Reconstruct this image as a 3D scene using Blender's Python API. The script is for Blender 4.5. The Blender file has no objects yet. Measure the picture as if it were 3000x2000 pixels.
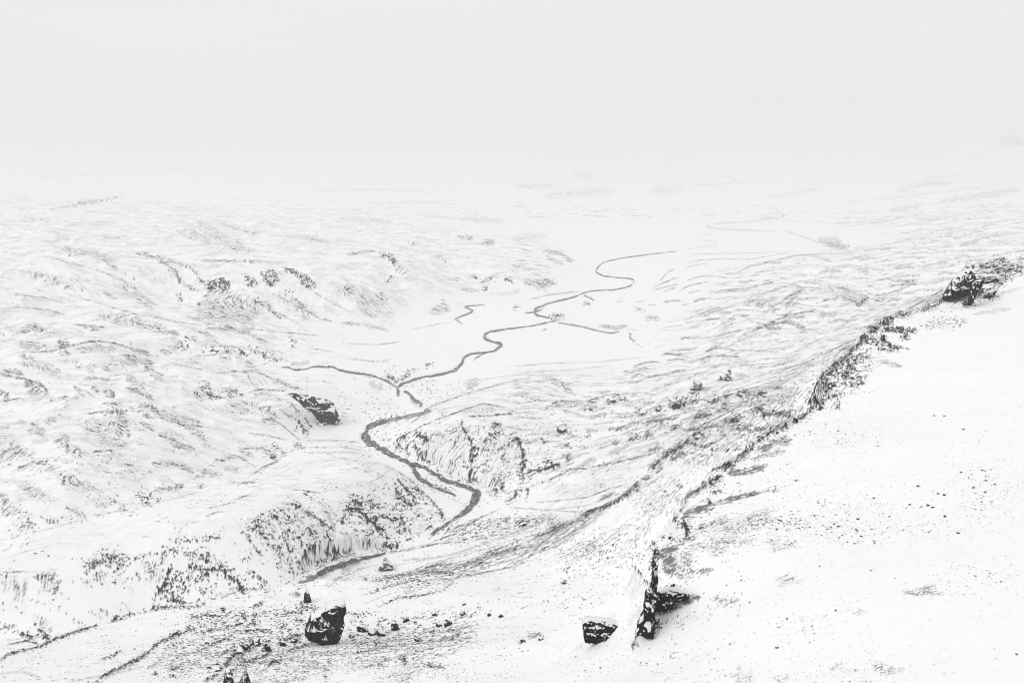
import bpy, math, random
import numpy as np

# ------------------------------------------------------------------ camera
RES = 1.25                                 # terrain mesh resolution
CAMZ = 600.0
F = 3217.0                                 # focal length in photo pixels (3000 wide)
PITCH = math.atan(670.0 / F)               # horizon at photo row 330
sc = bpy.context.scene
C = sc.collection
cam_d = bpy.data.cameras.new('camera')
cam_d.lens = 36.0 * F / 3000.0
cam_d.clip_start = 1.0
cam_d.clip_end = 120000.0
cam = bpy.data.objects.new('camera', cam_d)
cam.location = (0, 0, CAMZ)
cam.rotation_euler = (math.pi / 2 - PITCH, 0, 0)
C.objects.link(cam)
sc.camera = cam

# ------------------------------------------------------------------ world, sun, exposure
SUN_EL, SUN_AZ = math.radians(42), math.radians(-125)     # veiled sun, behind the camera on the left
w = bpy.data.worlds.new('World')
sc.world = w
w.use_nodes = True
nt = w.node_tree
bg = nt.nodes['Background']
sky = nt.nodes.new('ShaderNodeTexSky')
sky.sky_type = 'NISHITA'
sky.sun_disc = False
sky.sun_elevation = SUN_EL
sky.sun_rotation = SUN_AZ
sky.dust_density = 8.0
bw = nt.nodes.new('ShaderNodeRGBToBW')
mx = nt.nodes.new('ShaderNodeMix')
mx.data_type = 'RGBA'
mx.inputs[0].default_value = 0.93          # solid cloud cover over the sky
nt.links.new(sky.outputs[0], bw.inputs[0])
nt.links.new(bw.outputs[0], mx.inputs[6])
mx.inputs[7].default_value = (9.95, 9.95, 9.95, 1)
tcw = nt.nodes.new('ShaderNodeTexCoord'); mpw = nt.nodes.new('ShaderNodeMapping'); mpw.inputs['Scale'].default_value = (1.2, 1.2, 9)
nzw = nt.nodes.new('ShaderNodeTexNoise'); nzw.inputs['Scale'].default_value = 1.6; nzw.inputs['Detail'].default_value = 5
nt.links.new(tcw.outputs['Generated'], mpw.inputs[0]); nt.links.new(mpw.outputs[0], nzw.inputs['Vector'])
mrw = nt.nodes.new('ShaderNodeMapRange'); mrw.inputs[1].default_value = .3; mrw.inputs[2].default_value = .7; mrw.inputs[3].default_value = .99; mrw.inputs[4].default_value = 1.012
nt.links.new(nzw.outputs[0], mrw.inputs[0])
mlw = nt.nodes.new('ShaderNodeVectorMath'); mlw.operation = 'SCALE'
nt.links.new(mx.outputs[2], mlw.inputs[0]); nt.links.new(mrw.outputs[0], mlw.inputs['Scale'])
nt.links.new(mlw.outputs[0], bg.inputs[0])
bg.inputs[1].default_value = 0.09
sd = bpy.data.lights.new('sun', 'SUN')
sd.energy = 0.84
sd.angle = math.radians(25)
sd.color = (1, 1, 1)
so = bpy.data.objects.new('sun', sd)
so.rotation_euler = (math.pi / 2 - SUN_EL, 0, math.pi - SUN_AZ)
so.location = (0, 0, 900)
C.objects.link(so)
sc.view_settings.view_transform = 'Standard'
sc.view_settings.look = 'None'
sc.view_settings.exposure = 0.0
sc.view_settings.gamma = 1.0
sc.cycles.filter_width = 1.05
sc.cycles.volume_bounces = 3
sc.cycles.max_bounces = 8
sc.cycles.diffuse_bounces = 3

# ------------------------------------------------------------------ helpers
_r = np.random.RandomState(7)
_G = _r.uniform(0, 2 * np.pi, (256, 256)).astype(np.float32)
_GX, _GY = np.cos(_G), np.sin(_G)
def gn(x, y, seed=0):
    """gradient noise, about -1..1"""
    x = x.astype(np.float32) + seed * 17.31
    y = y.astype(np.float32) + seed * 41.77
    xf = np.floor(x); yf = np.floor(y)
    fx = x - xf; fy = y - yf
    xi = xf.astype(np.int32) & 255; yi = yf.astype(np.int32) & 255
    xj = (xi + 1) & 255; yj = (yi + 1) & 255
    u = fx * fx * fx * (fx * (fx * 6 - 15) + 10)
    v = fy * fy * fy * (fy * (fy * 6 - 15) + 10)
    a = _GX[xi, yi] * fx + _GY[xi, yi] * fy
    b = _GX[xj, yi] * (fx - 1) + _GY[xj, yi] * fy
    c = _GX[xi, yj] * fx + _GY[xi, yj] * (fy - 1)
    d = _GX[xj, yj] * (fx - 1) + _GY[xj, yj] * (fy - 1)
    return 1.5 * ((a * (1 - u) + b * u) * (1 - v) + (c * (1 - u) + d * u) * v)
def fbm(x, y, oct=4, seed=0, gain=0.5):
    s = 0; a = 1.0; t = 0
    for k in range(oct):
        s = s + a * gn(x * (2.03 ** k), y * (2.03 ** k), seed + k)
        t += a; a *= gain
    return s / t * 1.6
def sst(a, b, x):
    t = np.clip((x - a) / (b - a), 0, 1)
    return t * t * (3 - 2 * t)

CP, SP = math.cos(PITCH), math.sin(PITCH)
def ray(px, py):
    X = (np.asarray(px, float) - 1500) / F; Y = (1000 - np.asarray(py, float)) / F
    dy = CP + Y * SP
    dz = -SP + Y * CP
    return X, dy, dz
def pz(px, py, z):
    """world point seen at photo pixel px,py at elevation z"""
    x, y, dz = ray(px, py)
    t = (z - CAMZ) / dz
    return x * t, y * t
def project(x, y, z):
    zz = z - CAMZ
    dep = y * CP - zz * SP
    up = y * SP + zz * CP
    dep = np.where(dep < 1, 1, dep)
    return 1500 + F * x / dep, 1000 - F * up / dep

class TPS:
    def __init__(s, pts, smooth=1e-4):
        P = np.array(pts, float)
        s.c = P[:, :2]; z = P[:, 2]; n = len(P)
        K = s.k(s.c[:, None, :] - s.c[None, :, :]) + np.eye(n) * smooth
        A = np.zeros((n + 3, n + 3)); A[:n, :n] = K
        A[:n, n] = 1; A[:n, n + 1:] = s.c; A[n, :n] = 1; A[n + 1:, :n] = s.c.T
        s.w = np.linalg.solve(A, np.concatenate([z, [0, 0, 0]]))
    def k(s, d):
        r2 = (d ** 2).sum(-1)
        return 0.5 * r2 * np.log(np.maximum(r2, 1e-12))
    def __call__(s, u, v):
        q = np.stack([u, v], -1)
        out = np.zeros(u.shape)
        for k in range(len(s.c)):
            out += s.w[k] * s.k(q - s.c[k])
        n = len(s.c)
        return out + s.w[n] + s.w[n + 1] * u + s.w[n + 2] * v

# ------------------------------------------------------------------ macro terrain: (photo x, photo y, elevation)
BASE = [
 # far plain
 (-900,640,260),(0,470,160),(500,450,100),(1000,430,30),(1500,420,10),(2000,420,0),(2400,440,0),(2700,420,60),(2950,405,260),(3400,420,380),

 (1300,520,10),(1800,520,0),(2200,520,0),(2500,520,5),(2300,600,0),(1900,620,0),(2000,700,0),(1500,560,30),
 (2400,640,5),(2400,700,0),(2200,740,2),(1900,740,0),
 # left far hillside
 (-900,760,330),(0,560,250),(0,640,230),(0,700,200),(0,780,165),(0,850,140),(300,620,240),(500,640,215),(700,640,190),(850,650,150),(1100,650,110),(1350,690,80),
 (250,760,170),(420,760,140),(560,860,85),(480,900,85),(600,800,130),(760,790,135),(860,800,120),(930,850,90),(700,900,75),(900,930,40),(600,960,80),
 (960,740,135),(1080,740,125),(1150,780,105),(1200,860,45),(1030,870,70),(1350,800,45),(1500,790,50),(1600,800,30),(1640,830,6),(1450,860,12),(1300,900,10),(1130,930,15),
 (1250,730,70),(1600,740,30),(1700,770,6),(1650,700,20),
 # river valley
 (2370,690,2),(1950,750,0),(1760,790,0),(1850,815,0),(1700,852,0),(1560,905,2),(1640,935,3),(1430,970,4),(1460,1010,5),(1365,1060,7),(1190,1120,9),(1160,1155,10),(1235,1190,11),
 (1300,1020,10),(1150,1040,18),(1000,1050,28),(1550,1040,10),(1700,1060,12),(1850,1030,15),(1800,950,8),(1400,1120,20),
 # left rolling hills
 (-900,1000,200),(0,930,118),(0,1020,112),(0,1100,108),(250,1000,108),(400,1090,98),(250,1180,100),(0,1180,104),(100,1280,96),(330,1210,96),(0,1400,80),(200,1450,76),(380,1350,82),
 (600,1020,60),(800,1020,42),(950,1080,30),(700,1100,55),(620,1200,60),(860,1150,52),(980,1160,34),(1060,1180,20),(560,1300,62),(760,1260,40),(880,1240,22),(900,1290,16),(640,1390,42),(800,1340,24),
 (300,1520,54),(0,1600,48),(-900,1500,90),
 # left plateau and its wall
 (-900,1660,52),(0,1665,52),(250,1640,52),(480,1610,54),(650,1570,58),(780,1530,60),(900,1450,60),(1000,1400,55),(1120,1365,48),(1000,1300,22),(850,1380,44),(600,1460,54),(300,1560,54),(960,1340,32),
 (-900,1860,0),(0,1850,0),(450,1780,0),(700,1755,0),(840,1735,-2),
 (1030,1240,14),(1064,1262,8),(1080,1310,6),(1150,1340,4),(1240,1385,2),(1400,1432,0),(1385,1470,0),(1330,1520,-1),(1240,1560,-2),(1130,1600,-2),(1000,1655,-3),(900,1710,-4),
 (1230,1440,14),(1150,1490,14),(1060,1560,18),(960,1620,18),
 # centre hill
 (1190,1290,18),(1250,1225,44),(1340,1195,60),(1420,1183,64),(1520,1200,58),(1640,1220,52),(1740,1240,60),(1200,1330,12),(1300,1300,36),(1400,1300,46),(1500,1300,50),(1600,1300,50),(1330,1390,8),(1450,1420,10),(1500,1450,12),(1540,1470,16),(1600,1400,34),(1700,1330,58),(1680,1400,48),
 (1250,1180,20),(1430,1130,36),(1550,1105,44),(1640,1115,40),(1690,1150,34),(1800,1100,30),(1900,1150,50),(1420,1085,14),(1700,1000,14),
 # right rolling valley side
 (2000,900,20),(2100,800,30),(2300,760,40),(2200,870,60),(2400,850,80),(2500,880,90),(2550,910,60),(2000,1050,40),(2200,980,70),(2400,960,90),(2600,800,90),(2700,720,90),(3000,700,160),(3000,620,200),(2600,640,40),(2800,660,110),(2500,740,50),(3400,700,300),(3400,600,300),
 (1850,1200,70),(2000,1200,100),(2130,1140,110),(2300,1100,140),(2500,1010,170),(2700,900,200),(2800,850,210),
 # apron below the rim
 (1560,1530,24),(1700,1450,70),(1900,1380,130),(2050,1290,170),(2200,1230,200),(2350,1180,220),(1500,1600,70),(1400,1600,44),(1300,1650,40),(1200,1690,50),(1100,1700,50),(950,1740,60),
 (1700,1600,190),(1850,1500,220),(1950,1420,230),(2050,1380,240),(1900,1600,270),(1850,1700,320),(1700,1700,260),(1500,1700,170),(1300,1740,160),(1100,1770,190),
 (1860,1840,390),(1700,1850,380),(1500,1850,330),(1300,1850,300),(1100,1860,290),
 # foreground ridge, left
 (900,1782,208),(800,1785,216),(550,1792,233),(330,1825,255),(150,1860,268),(0,1885,275),(-900,1900,290),
 (900,1880,300),(600,1880,300),(300,1920,315),(0,1960,330),(900,1990,372),(400,1995,360),(1300,1960,388),(1600,1930,400),(1900,1930,428),(1500,2100,440),(0,2200,400),(-900,2200,400),
 (2200,1930,450),(2600,1930,462),(3000,1930,470),(2200,1700,440),(3600,1700,440),(3000,2300,490),
]
# hidden ground behind crests: (photo x, horizontal distance, elevation)
HID = [(840,900,90),(500,900,90),(200,900,100),(0,900,110),(-300,950,110),(2200,800,240),(2400,1000,220),(2700,1300,205),(3000,1500,200),(3400,1500,250),
       (2500,700,260),(2900,800,260),(3300,900,300),(2200,500,300),(2600,500,320),(3000,500,330),(3500,500,330)]
# plateau with the rim on the right
PLAT = [(1880,1860,428),(1905,1700,438),(1900,1600,440),(1960,1540,440),(2080,1400,440),(2220,1290,442),(2330,1240,444),(2400,1190,446),(2480,1080,452),(2600,960,458),(2680,925,455),(2800,890,452),(2880,800,458),(2960,765,462),(3100,740,470),(3500,700,480),
        (3000,1000,466),(3000,1300,472),(3000,1600,478),(3000,1930,482),(2600,1930,470),(2600,1600,464),(2600,1300,462),(2300,1500,450),(2200,1800,450),(2700,1080,460),(2000,1940,432),(1880,2000,430),(3600,1300,490),(3600,1900,490),(2600,2300,480)]
RIM = [(1850,2150),(1868,1880),(1885,1850),(1893,1800),(1902,1690),(1905,1580),(1950,1555),(1990,1500),(2000,1460),(2070,1420),(2080,1385),(2150,1355),(2210,1300),(2225,1285),(2300,1250),(2360,1215),(2385,1180),(2400,1120),(2430,1085),(2480,1050),(2510,1020),(2530,975),(2570,950),(2640,925),(2720,905),(2745,890),(2780,870),(2800,830),(2820,800),(2860,780),(2930,755),(3050,735),(3300,700)]

def uvr(x, y):
    return np.arctan2(x, y) * 1.0, 0.5 * np.log(x * x + y * y)
def mk(L, extra=()):
    out = []
    for px, py, z in L:
        t = min(1, max(0, (740 - py) / 320)); z = z - 450 * t * t * (3 - 2 * t)   # the far plain lies lower
        x, y = pz(px, py, z)
        u, v = uvr(x, y)
        out.append((float(u), float(v), z))
    for px, d, z in extra:
        x, y, _ = ray(px, 1500)
        u, v = uvr(np.array(x / y * d), np.array(d * 1.0))
        out.append((float(u), float(v), z))
    return out
ring = []
for a, r, z in [(-60,400,430),(-60,1200,300),(-60,3500,330),(-60,9000,400),(-60,20000,300),(60,400,480),(60,1200,380),(60,3500,350),(60,9000,500),(60,20000,400),
                (-90,300,480),(90,300,520),(-120,600,500),(120,600,520),(180,400,560),(-180,400,560),(-90,3000,450),(90,3000,450),(-180,3000,500),(180,3000,500),
                (0,30000,-450),(0,50000,-450),(-25,30000,-420),(25,30000,-380),(-25,50000,-440),(25,50000,-440),(-60,40000,200),(60,40000,200),(-180,40000,400),(180,40000,400),
                (0,90,500),(-30,90,500),(30,90,510),(-180,90,570),(180,90,570),(-90,90,550),(90,90,560)]:
    ring.append((math.radians(a), math.log(r), z))

# ------------------------------------------------------------------ polar terrain sheet
def rows():
    r = [60.0]
    while r[-1] < 60000:
        q = r[-1]
        if q < 230: s = 0.006
        elif q < 2000: s = 0.0014
        elif q < 6000: s = 0.0014 + 0.0022 * (q - 2000) / 4000
        else: s = 0.0036 + 0.02 * min(1, (q - 6000) / 15000)
        r.append(q * (1 + s / RES))
    return np.array(r)
R = rows()
half = math.radians(27.5)
nd = int(1400 * RES)
inner = np.linspace(-half, half, nd)
st = inner[1] - inner[0]
side = []
a = half
while a < math.pi - 0.03:
    st *= 1.12 if st < 0.08 else 1.0
    a += st
    side.append(min(a, math.pi - 0.03))
AZ = np.concatenate([-np.array(side[::-1]), inner, np.array(side)])
NI, NJ = len(R), len(AZ)
J0, J1 = len(side), len(side) + nd
LR = np.log(R)
U, V = np.meshgrid(AZ, LR)
X = (np.sin(U) * R[:, None]); Y = (np.cos(U) * R[:, None])
X = X.astype(np.float64); Y = Y.astype(np.float64)

def coarse_eval(tps, nu=260, nv=330):
    uu = np.concatenate([np.linspace(-math.pi, -half - .02, 30), np.linspace(-half, half, nu), np.linspace(half + .02, math.pi, 30)])
    vv = np.linspace(LR[0], LR[-1], nv)
    A, B = np.meshgrid(uu, vv)
    g = tps(A, B)
    # cubic-ish upsampling: interpolate separably
    def ci(xs, xp, G):          # along axis 0
        i = np.clip(np.searchsorted(xp, xs) - 1, 1, len(xp) - 3)
        t = (xs - xp[i]) / (xp[i + 1] - xp[i])
        m0 = (G[i + 1] - G[i - 1]) / (xp[i + 1] - xp[i - 1])[:, None]
        m1 = (G[i + 2] - G[i]) / (xp[i + 2] - xp[i])[:, None]
        hh = (xp[i + 1] - xp[i])[:, None]; t = t[:, None]
        return (2*t**3-3*t**2+1)*G[i] + (t**3-2*t**2+t)*hh*m0 + (-2*t**3+3*t**2)*G[i+1] + (t**3-t**2)*hh*m1
    g = ci(LR, vv, g)
    return ci(AZ, uu, g.T).T
# rings behind and beside the frame keep the splines tame
tb = TPS(mk(BASE, HID) + ring, 3e-5)
tp = TPS(mk(PLAT) + [(math.radians(60), math.log(300.), 500), (math.radians(60), math.log(1500.), 500), (math.radians(-30), math.log(200.), 430), (math.radians(40), math.log(3000.), 480), (0, math.log(3000.), 440),(0, math.log(80.), 500),(math.radians(180), math.log(300.), 560),(math.radians(-180), math.log(300.), 560)], 3e-5)
HB = coarse_eval(tb)
HP = coarse_eval(tp)

def plat_pt(px, py):
    z = 445.
    for _ in range(12):
        x, y = pz(px, py, z)
        u, v = uvr(x, y)
        z = 0.5 * z + 0.5 * float(tp(np.array(u), np.array(v)))
    return float(x), float(y), z
rimw = [plat_pt(*p)[:2] for p in RIM]
rimw = [(20, -800), (25, 60)] + rimw + [(2200, 1500), (6000, 2500)]
rimw = np.array(rimw)
def seg_dist(Xa, Ya, P):
    """signed distance to a polyline (positive to its right) and arc length at the foot"""
    best = np.full(Xa.shape, 1e18); sg = np.zeros(Xa.shape); al = np.zeros(Xa.shape)
    L = 0
    for k in range(len(P) - 1):
        ax, ay = P[k]; bx, by = P[k + 1]
        dx, dy = bx - ax, by - ay; ll = math.hypot(dx, dy)
        t = np.clip(((Xa - ax) * dx + (Ya - ay) * dy) / ll ** 2, 0, 1)
        qx = Xa - ax - t * dx; qy = Ya - ay - t * dy
        d = qx * qx + qy * qy
        m = d < best
        best = np.where(m, d, best)
        sg = np.where(m, np.sign(dy * qx - dx * qy), sg)
        al = np.where(m, L + t * ll, al)
        L += ll
    return np.sqrt(best) * sg, al
S, AL = seg_dist(X, Y, rimw)
wob = fbm(X / 22, Y / 22, 4, 3) * 5 + fbm(X / 70, Y / 70, 2, 9) * 6
S = S + wob * np.exp(-(S / 120) ** 2)
cliffH = (9 + 10 * sst(-.3, .6, fbm(X / 60, Y / 60, 2, 21))) * (.22 + .78 * sst(420, 620, R)[:, None])
left = -S
drop = cliffH * (1 - np.exp(-np.maximum(left, 0) / 2.5)) + 0.72 * np.maximum(left, 0)
skirt = 1.25 - .5 * sst(430, 700, R)[:, None]
drop = cliffH * (1 - np.exp(-np.maximum(left, 0) / 2.0)) + skirt * np.maximum(left, 0)
low = HP - drop
Hb2 = np.where(S < 0, np.maximum(HB, low), HB)
# smooth max
k = 6.0
dd = np.clip((low - HB) / k, -30, 30)
smax = HB + k * np.log1p(np.exp(dd))
H = np.where(S >= 0, HP, smax)
Lrim = np.concatenate([[0], np.cumsum(np.hypot(*np.diff(rimw, axis=0).T))])
wr = sst(Lrim[3] - 8, Lrim[3] + 14, AL)               # the rim dies out into plain snow near the camera
tt = sst(-45, 45, S)
H = (HB * (1 - tt) + HP * tt) * (1 - wr) + H * wr
far = sst(400, 700, R)[:, None] * 0 + 1

# ------------------------------------------------------------------ relief
def relief(H):
    rr = np.maximum(R[:, None], 200)
    # wide hummocks of the rolling ground
    onp = (S > 0)
    wx = X + 60 * gn(X / 300, Y / 300, 31); wy = Y + 60 * gn(X / 300, Y / 300, 32)
    hum = fbm(wx / 260, wy / 200, 3, 33)
    rolling = sst(1300, 1900, R)[:, None] * (1 - 0.8 * sst(9000, 16000, R)[:, None])
    zfac = sst(14, 60, H + 450 * sst(4800, 12000, R)[:, None])
    out = hum * 16 * rolling * zfac
    rid = 1 - np.abs(fbm(wx / 120 + 5, wy / 150, 3, 41))
    out += (rid - .7) * 10 * rolling * zfac
    out += gn(X / 26 + .3 * gn(X / 60, Y / 60, 57), Y / 9, 56) * .28 * onp * sst(0, .8, fbm(X / 120, Y / 80, 2, 58) + .6)
    out += fbm(X / 40, Y / 40, 4, 51) * np.where(onp, 0.8, 1.6) * (0.35 + zfac * .65) * sst(200, 500, R)[:, None]
    return out
H = H + relief(H)
RIV = [
 [(1985,736,1.2),(1900,745,1.8),(1817,757,2.4),(1766,770,2.4),(1746,793,3.2),(1766,806,3),(1808,813,2.4),(1851,817,2.6),(1857,825,3.5),(1851,834,3),(1808,847,2.4),(1723,854,2.6),(1680,870,3),(1617,886,3.2),(1587,896,3.5),(1566,910,5),(1574,923,5),(1608,930,2.8),(1640,932,2.6)],
 [(1595,898,1.5),(1588,906,2.2),(1560,914,3),(1540,916,2)],
 [(1640,934,2.5),(1632,938,2.5),(1553,954,2.6),(1481,964,3),(1430,972,4),(1421,985,5.5),(1430,996,5),(1459,1004,6),(1467,1011,6),(1451,1025,4),(1425,1031,3.2),(1383,1035,4),(1364,1045,5.5),(1358,1053,5.5),(1349,1070,5),(1323,1087,4.5),(1289,1095,4),(1234,1104,4),(1204,1115,4.5),(1170,1129,5.5),(1164,1147,6.5),(1166,1160,4)],
 [(1425,1031,2),(1395,1047,2),(1389,1056,1.2)],
 [(1183,1145,2.5),(1200,1153,5.5),(1213,1170,5.5),(1234,1181,5),(1232,1192,5)],
 [(1262,1203,3),(1235,1208,3),(1191,1217,3.2),(1128,1230,4.5),(1094,1242,7),(1074,1258,10),(1068,1274,11),(1085,1293,11),(1111,1313,10),(1145,1328,9),(1179,1345,8),(1204,1355,7),(1238,1366,5),(1276,1387,6.5),(1319,1410,7),(1362,1425,7),(1400,1440,9),(1391,1459,12),(1379,1481,12),(1362,1498,8),(1332,1519,5),(1289,1544,5),(1264,1566,4)],
 [(1208,1357,8),(1217,1383,7),(1230,1400,6),(1264,1419,5),(1298,1434,4),(1335,1450,2)],
 [(1129,1618,2.5),(1091,1628,4),(1049,1637,7),(1014,1649,9),(968,1664,9.5),(930,1683,9),(892,1706,10),(880,1722,11),(870,1742,11)],
]
STM = [[(824,1075,1.2),(844,1075,1.6),(865,1082,1.6),(898,1080,1.6),(918,1073,2),(940,1073,2.6),(972,1073,2.8),(997,1083,3),(1023,1089,3),(1061,1093,2.5),(1077,1096,2.5),(1119,1108,2.5),(1149,1124,3),(1160,1132,2)],
       [(1355,948,2),(1335,935,2.4),(1345,928,2),(1378,915,2.2),(1385,908,2),(1362,900,1.6),(1370,895,1.4),(1420,893,1)],
       [(1635,945,2),(1680,952,2),(1700,955,2),(1760,970,2),(1790,975,1.6),(1815,970,1)],
       [(1710,865,2),(1728,871,2),(1741,880,1.6)]]
print('grid', NI, NJ, NI * NJ / 1e6)

def visibility(H):
    tanE = (H - CAMZ) / R[:, None]
    rm = np.maximum.accumulate(tanE, axis=0)
    vis = tanE >= rm - 1e-7
    return tanE, rm, vis

# ------------------------------------------------------------------ surface coordinates, flow noise
def fields(H):
    f = {}
    dr = np.gradient(R)
    gr = np.gradient(H, axis=0) / dr[:, None]
    ga = np.gradient(H, axis=1) / np.gradient(AZ)[None, :] / R[:, None]
    f['gr'], f['ga'] = gr.astype(np.float32), ga.astype(np.float32)
    arc = np.cumsum(np.sqrt(1 + np.clip(gr, -3, 3) ** 2) * (dr / R)[:, None], axis=0)
    f['SU'] = (U * 3217).astype(np.float32); f['SV'] = (arc * 3217).astype(np.float32)
    return f
def equal(n):
    """any noise to a uniform 0..1 spread"""
    s = n.ravel()[::97]
    q = np.quantile(s, np.linspace(0, 1, 65))
    return np.interp(n, q, np.linspace(0, 1, 65)).astype(np.float32)
def blur(a, n, ax):
    c = np.cumsum(np.concatenate([np.repeat(a.take([0], ax), n + 1, ax), a, np.repeat(a.take([-1], ax), n, ax)], ax), axis=ax, dtype=np.float64)
    m = a.shape[ax]
    return ((c.take(range(2 * n + 1, 2 * n + 1 + m), ax) - c.take(range(0, m), ax)) / (2 * n + 1)).astype(np.float32)
f0 = fields(H)
SU, SV = f0['SU'], f0['SV']
sm = max(2, int(5 * RES))
gA = blur(blur(f0['ga'], sm, 0), sm, 1); gR = blur(blur(f0['gr'], sm, 0), sm, 1)
slope = np.sqrt(gA ** 2 + gR ** 2)
def lic(src, step, n):
    dj = gA / (slope + 1e-4) * step / (3217 * np.gradient(AZ)[None, :])
    di = gR / (slope + 1e-4) * step / (3217 * (np.gradient(R) / R)[:, None])
    di = (di / np.sqrt(1 + gR ** 2)).astype(np.float32); dj = dj.astype(np.float32)
    acc = src.copy(); I0, K0 = np.meshgrid(np.arange(NI, dtype=np.float32), np.arange(NJ, dtype=np.float32), indexing='ij')
    for sg in (1, -1):
        a, b = I0.copy(), K0.copy()
        for k in range(n):
            ia = np.clip(a, 0, NI - 1).astype(np.int32); ib = np.clip(b, 0, NJ - 1).astype(np.int32)
            a += sg * di[ia, ib]; b += sg * dj[ia, ib]
            ia = np.clip(a + .5, 0, NI - 1).astype(np.int32); ib = np.clip(b + .5, 0, NJ - 1).astype(np.int32)
            acc += src[ia, ib] * (1 - (k + 1) / (n + 1))
    return acc
nz_f = gn(SU / 5, SV / 5, 61) + .5 * gn(SU / 11, SV / 11, 62)
STR = equal(lic(nz_f, 2.0, 12))                       # long streaks down the slope
STS = equal(lic(gn(SU / 6, SV / 6, 63), 2.0, 4))
MID = equal(gn(SU / 14, SV / 14, 77) + .4 * gn(SU / 30, SV / 26, 78))  # short hatch
BLB = equal(fbm(SU / 13, SV / 13, 3, 64, .65))        # rock clumps
SPK = equal(gn(SU / 8.5, SV / 10, 66) + .25 * gn(SU / 4, SV / 5, 67))               # separate stones
FIN = equal(gn(SU / 5.2, SV / 6.0, 68) + .6 * gn(SU / 10, SV / 11, 69))
BIG = equal(fbm(SU / 60, SV / 60, 3, 71))
tanE, RM, VIS = visibility(H)
PX, PY = project(X, Y, H)
PX = PX.astype(np.float32); PY = PY.astype(np.float32)

# ------------------------------------------------------------------ where rock and gravel lie bare
CH = {k: np.zeros((NI, NJ), np.float32) for k in 'LHKSG'}
RISE = np.zeros((NI, NJ), np.float32)
BB = equal(gn(SU / 30, SV / 24, 75) + .5 * BLB)
WB = [gn(SU / 9, SV / 9, 81), gn(SU / 9, SV / 9, 82)]
def hit(px, py):
    x, y, dz = ray(px, py)
    a = math.atan2(x, y); t = dz / math.hypot(x, y)
    j = int(np.clip(round(float(np.interp(a, AZ, np.arange(NJ)))), 0, NJ - 1))
    i = int(np.searchsorted(RM[:, j], t))
    return min(i, NI - 1), j
def stroke(kind, w, s, pts, closed=False, rise=0.0, jit=1.0):
    P = np.array(pts, float).reshape(-1, 2)
    if closed: P = np.vstack([P, P[:1]])
    den = [P[0]]
    for k in range(len(P) - 1):
        n = max(1, int(np.hypot(*(P[k + 1] - P[k])) / 8))
        for t in range(1, n + 1): den.append(P[k] + (P[k + 1] - P[k]) * t / n)
    hs = []
    for p in den:
        for ox, oy in ((0, 0), (w, 0), (-w, 0), (0, w), (0, -w)):
            hs.append(hit(p[0] + ox * .9, p[1] + oy * .9))
    hs = np.array(hs)
    i0, i1 = max(0, hs[:, 0].min() - 2), min(NI, hs[:, 0].max() + 6)
    j0, j1 = max(0, hs[:, 1].min() - 3), min(NJ, hs[:, 1].max() + 4)
    sl = (slice(i0, i1), slice(j0, j1))
    jw = jit * (min(6.0, 1 + w * .35) if kind != 'K' else min(9.0, 2 + w * .8))
    x = PX[sl] + WB[0][sl] * jw; y = PY[sl] + WB[1][sl] * jw
    d2 = np.full(x.shape, 1e12, np.float32); fr = np.zeros(x.shape, np.float32)
    LL = np.concatenate([[0], np.cumsum(np.hypot(*np.diff(P, axis=0).T))])
    for k in range(len(P) - 1):
        ax, ay = P[k]; dx, dy = P[k + 1] - P[k]; ll = dx * dx + dy * dy + 1e-9
        t = np.clip(((x - ax) * dx + (y - ay) * dy) / ll, 0, 1)
        e2 = (x - ax - t * dx) ** 2 + (y - ay - t * dy) ** 2
        fr = np.where(e2 < d2, (LL[k] + t * (LL[k + 1] - LL[k])) / (LL[-1] + 1e-6), fr)
        d2 = np.minimum(d2, e2)
    d = np.sqrt(d2)
    tap = np.clip(np.minimum(fr, 1 - fr) * 5 + .25, 0, 1) if LL[-1] > 3 * w and not closed else 1.0
    if closed:                                  # inside the outline counts as distance 0
        ins = np.zeros(x.shape, bool)
        for k in range(len(P) - 1):
            ax, ay = P[k]; bx, by = P[k + 1]
            c = ((ay > y) != (by > y)) & (x < (bx - ax) * (y - ay) / (by - ay + 1e-9) + ax)
            ins ^= c
        d = np.where(ins, -d, d) + (BIG[sl] - .5) * w * 2.4 * (kind != 'K')
        v = s * (1 - sst(-w * 1.6, w * 1.1, d)) * ((.45 + .75 * BB[sl]) if not (kind == 'K' and s > .9) else 1)
        if kind == 'K' and s < .4: v = v * 1.5 * sst(.42, .78, .4 * BIG[sl] + .6 * BB[sl])
    elif kind == 'K':
        wk = w * (.15 + 1.5 * MID[sl]) * tap if s < .95 else w * (.6 + .6 * MID[sl])
        v = s * (1 - sst(wk * .3, wk * 1.25, d))
        CH['S'][sl] = np.maximum(CH['S'][sl], .8 * s * (1 - sst(w * .8, w * 3.2 + 3, d)))
    elif kind == 'L':
        v = s * tap * (1 - sst(w * .35 * tap, w * (.4 + .6 * tap), d)) * (.35 + .8 * BB[sl])
    else:
        wk = w * (.45 + 1.0 * BB[sl]) * tap
        v = s * (1 - sst(wk * .1, wk * 1.6, d)) * (.85 + .25 * BB[sl])
    CH[kind][sl] = np.maximum(CH[kind][sl], v)
    if rise: RISE[sl] = np.maximum(RISE[sl], rise * sst(0, .5, v))

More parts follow.
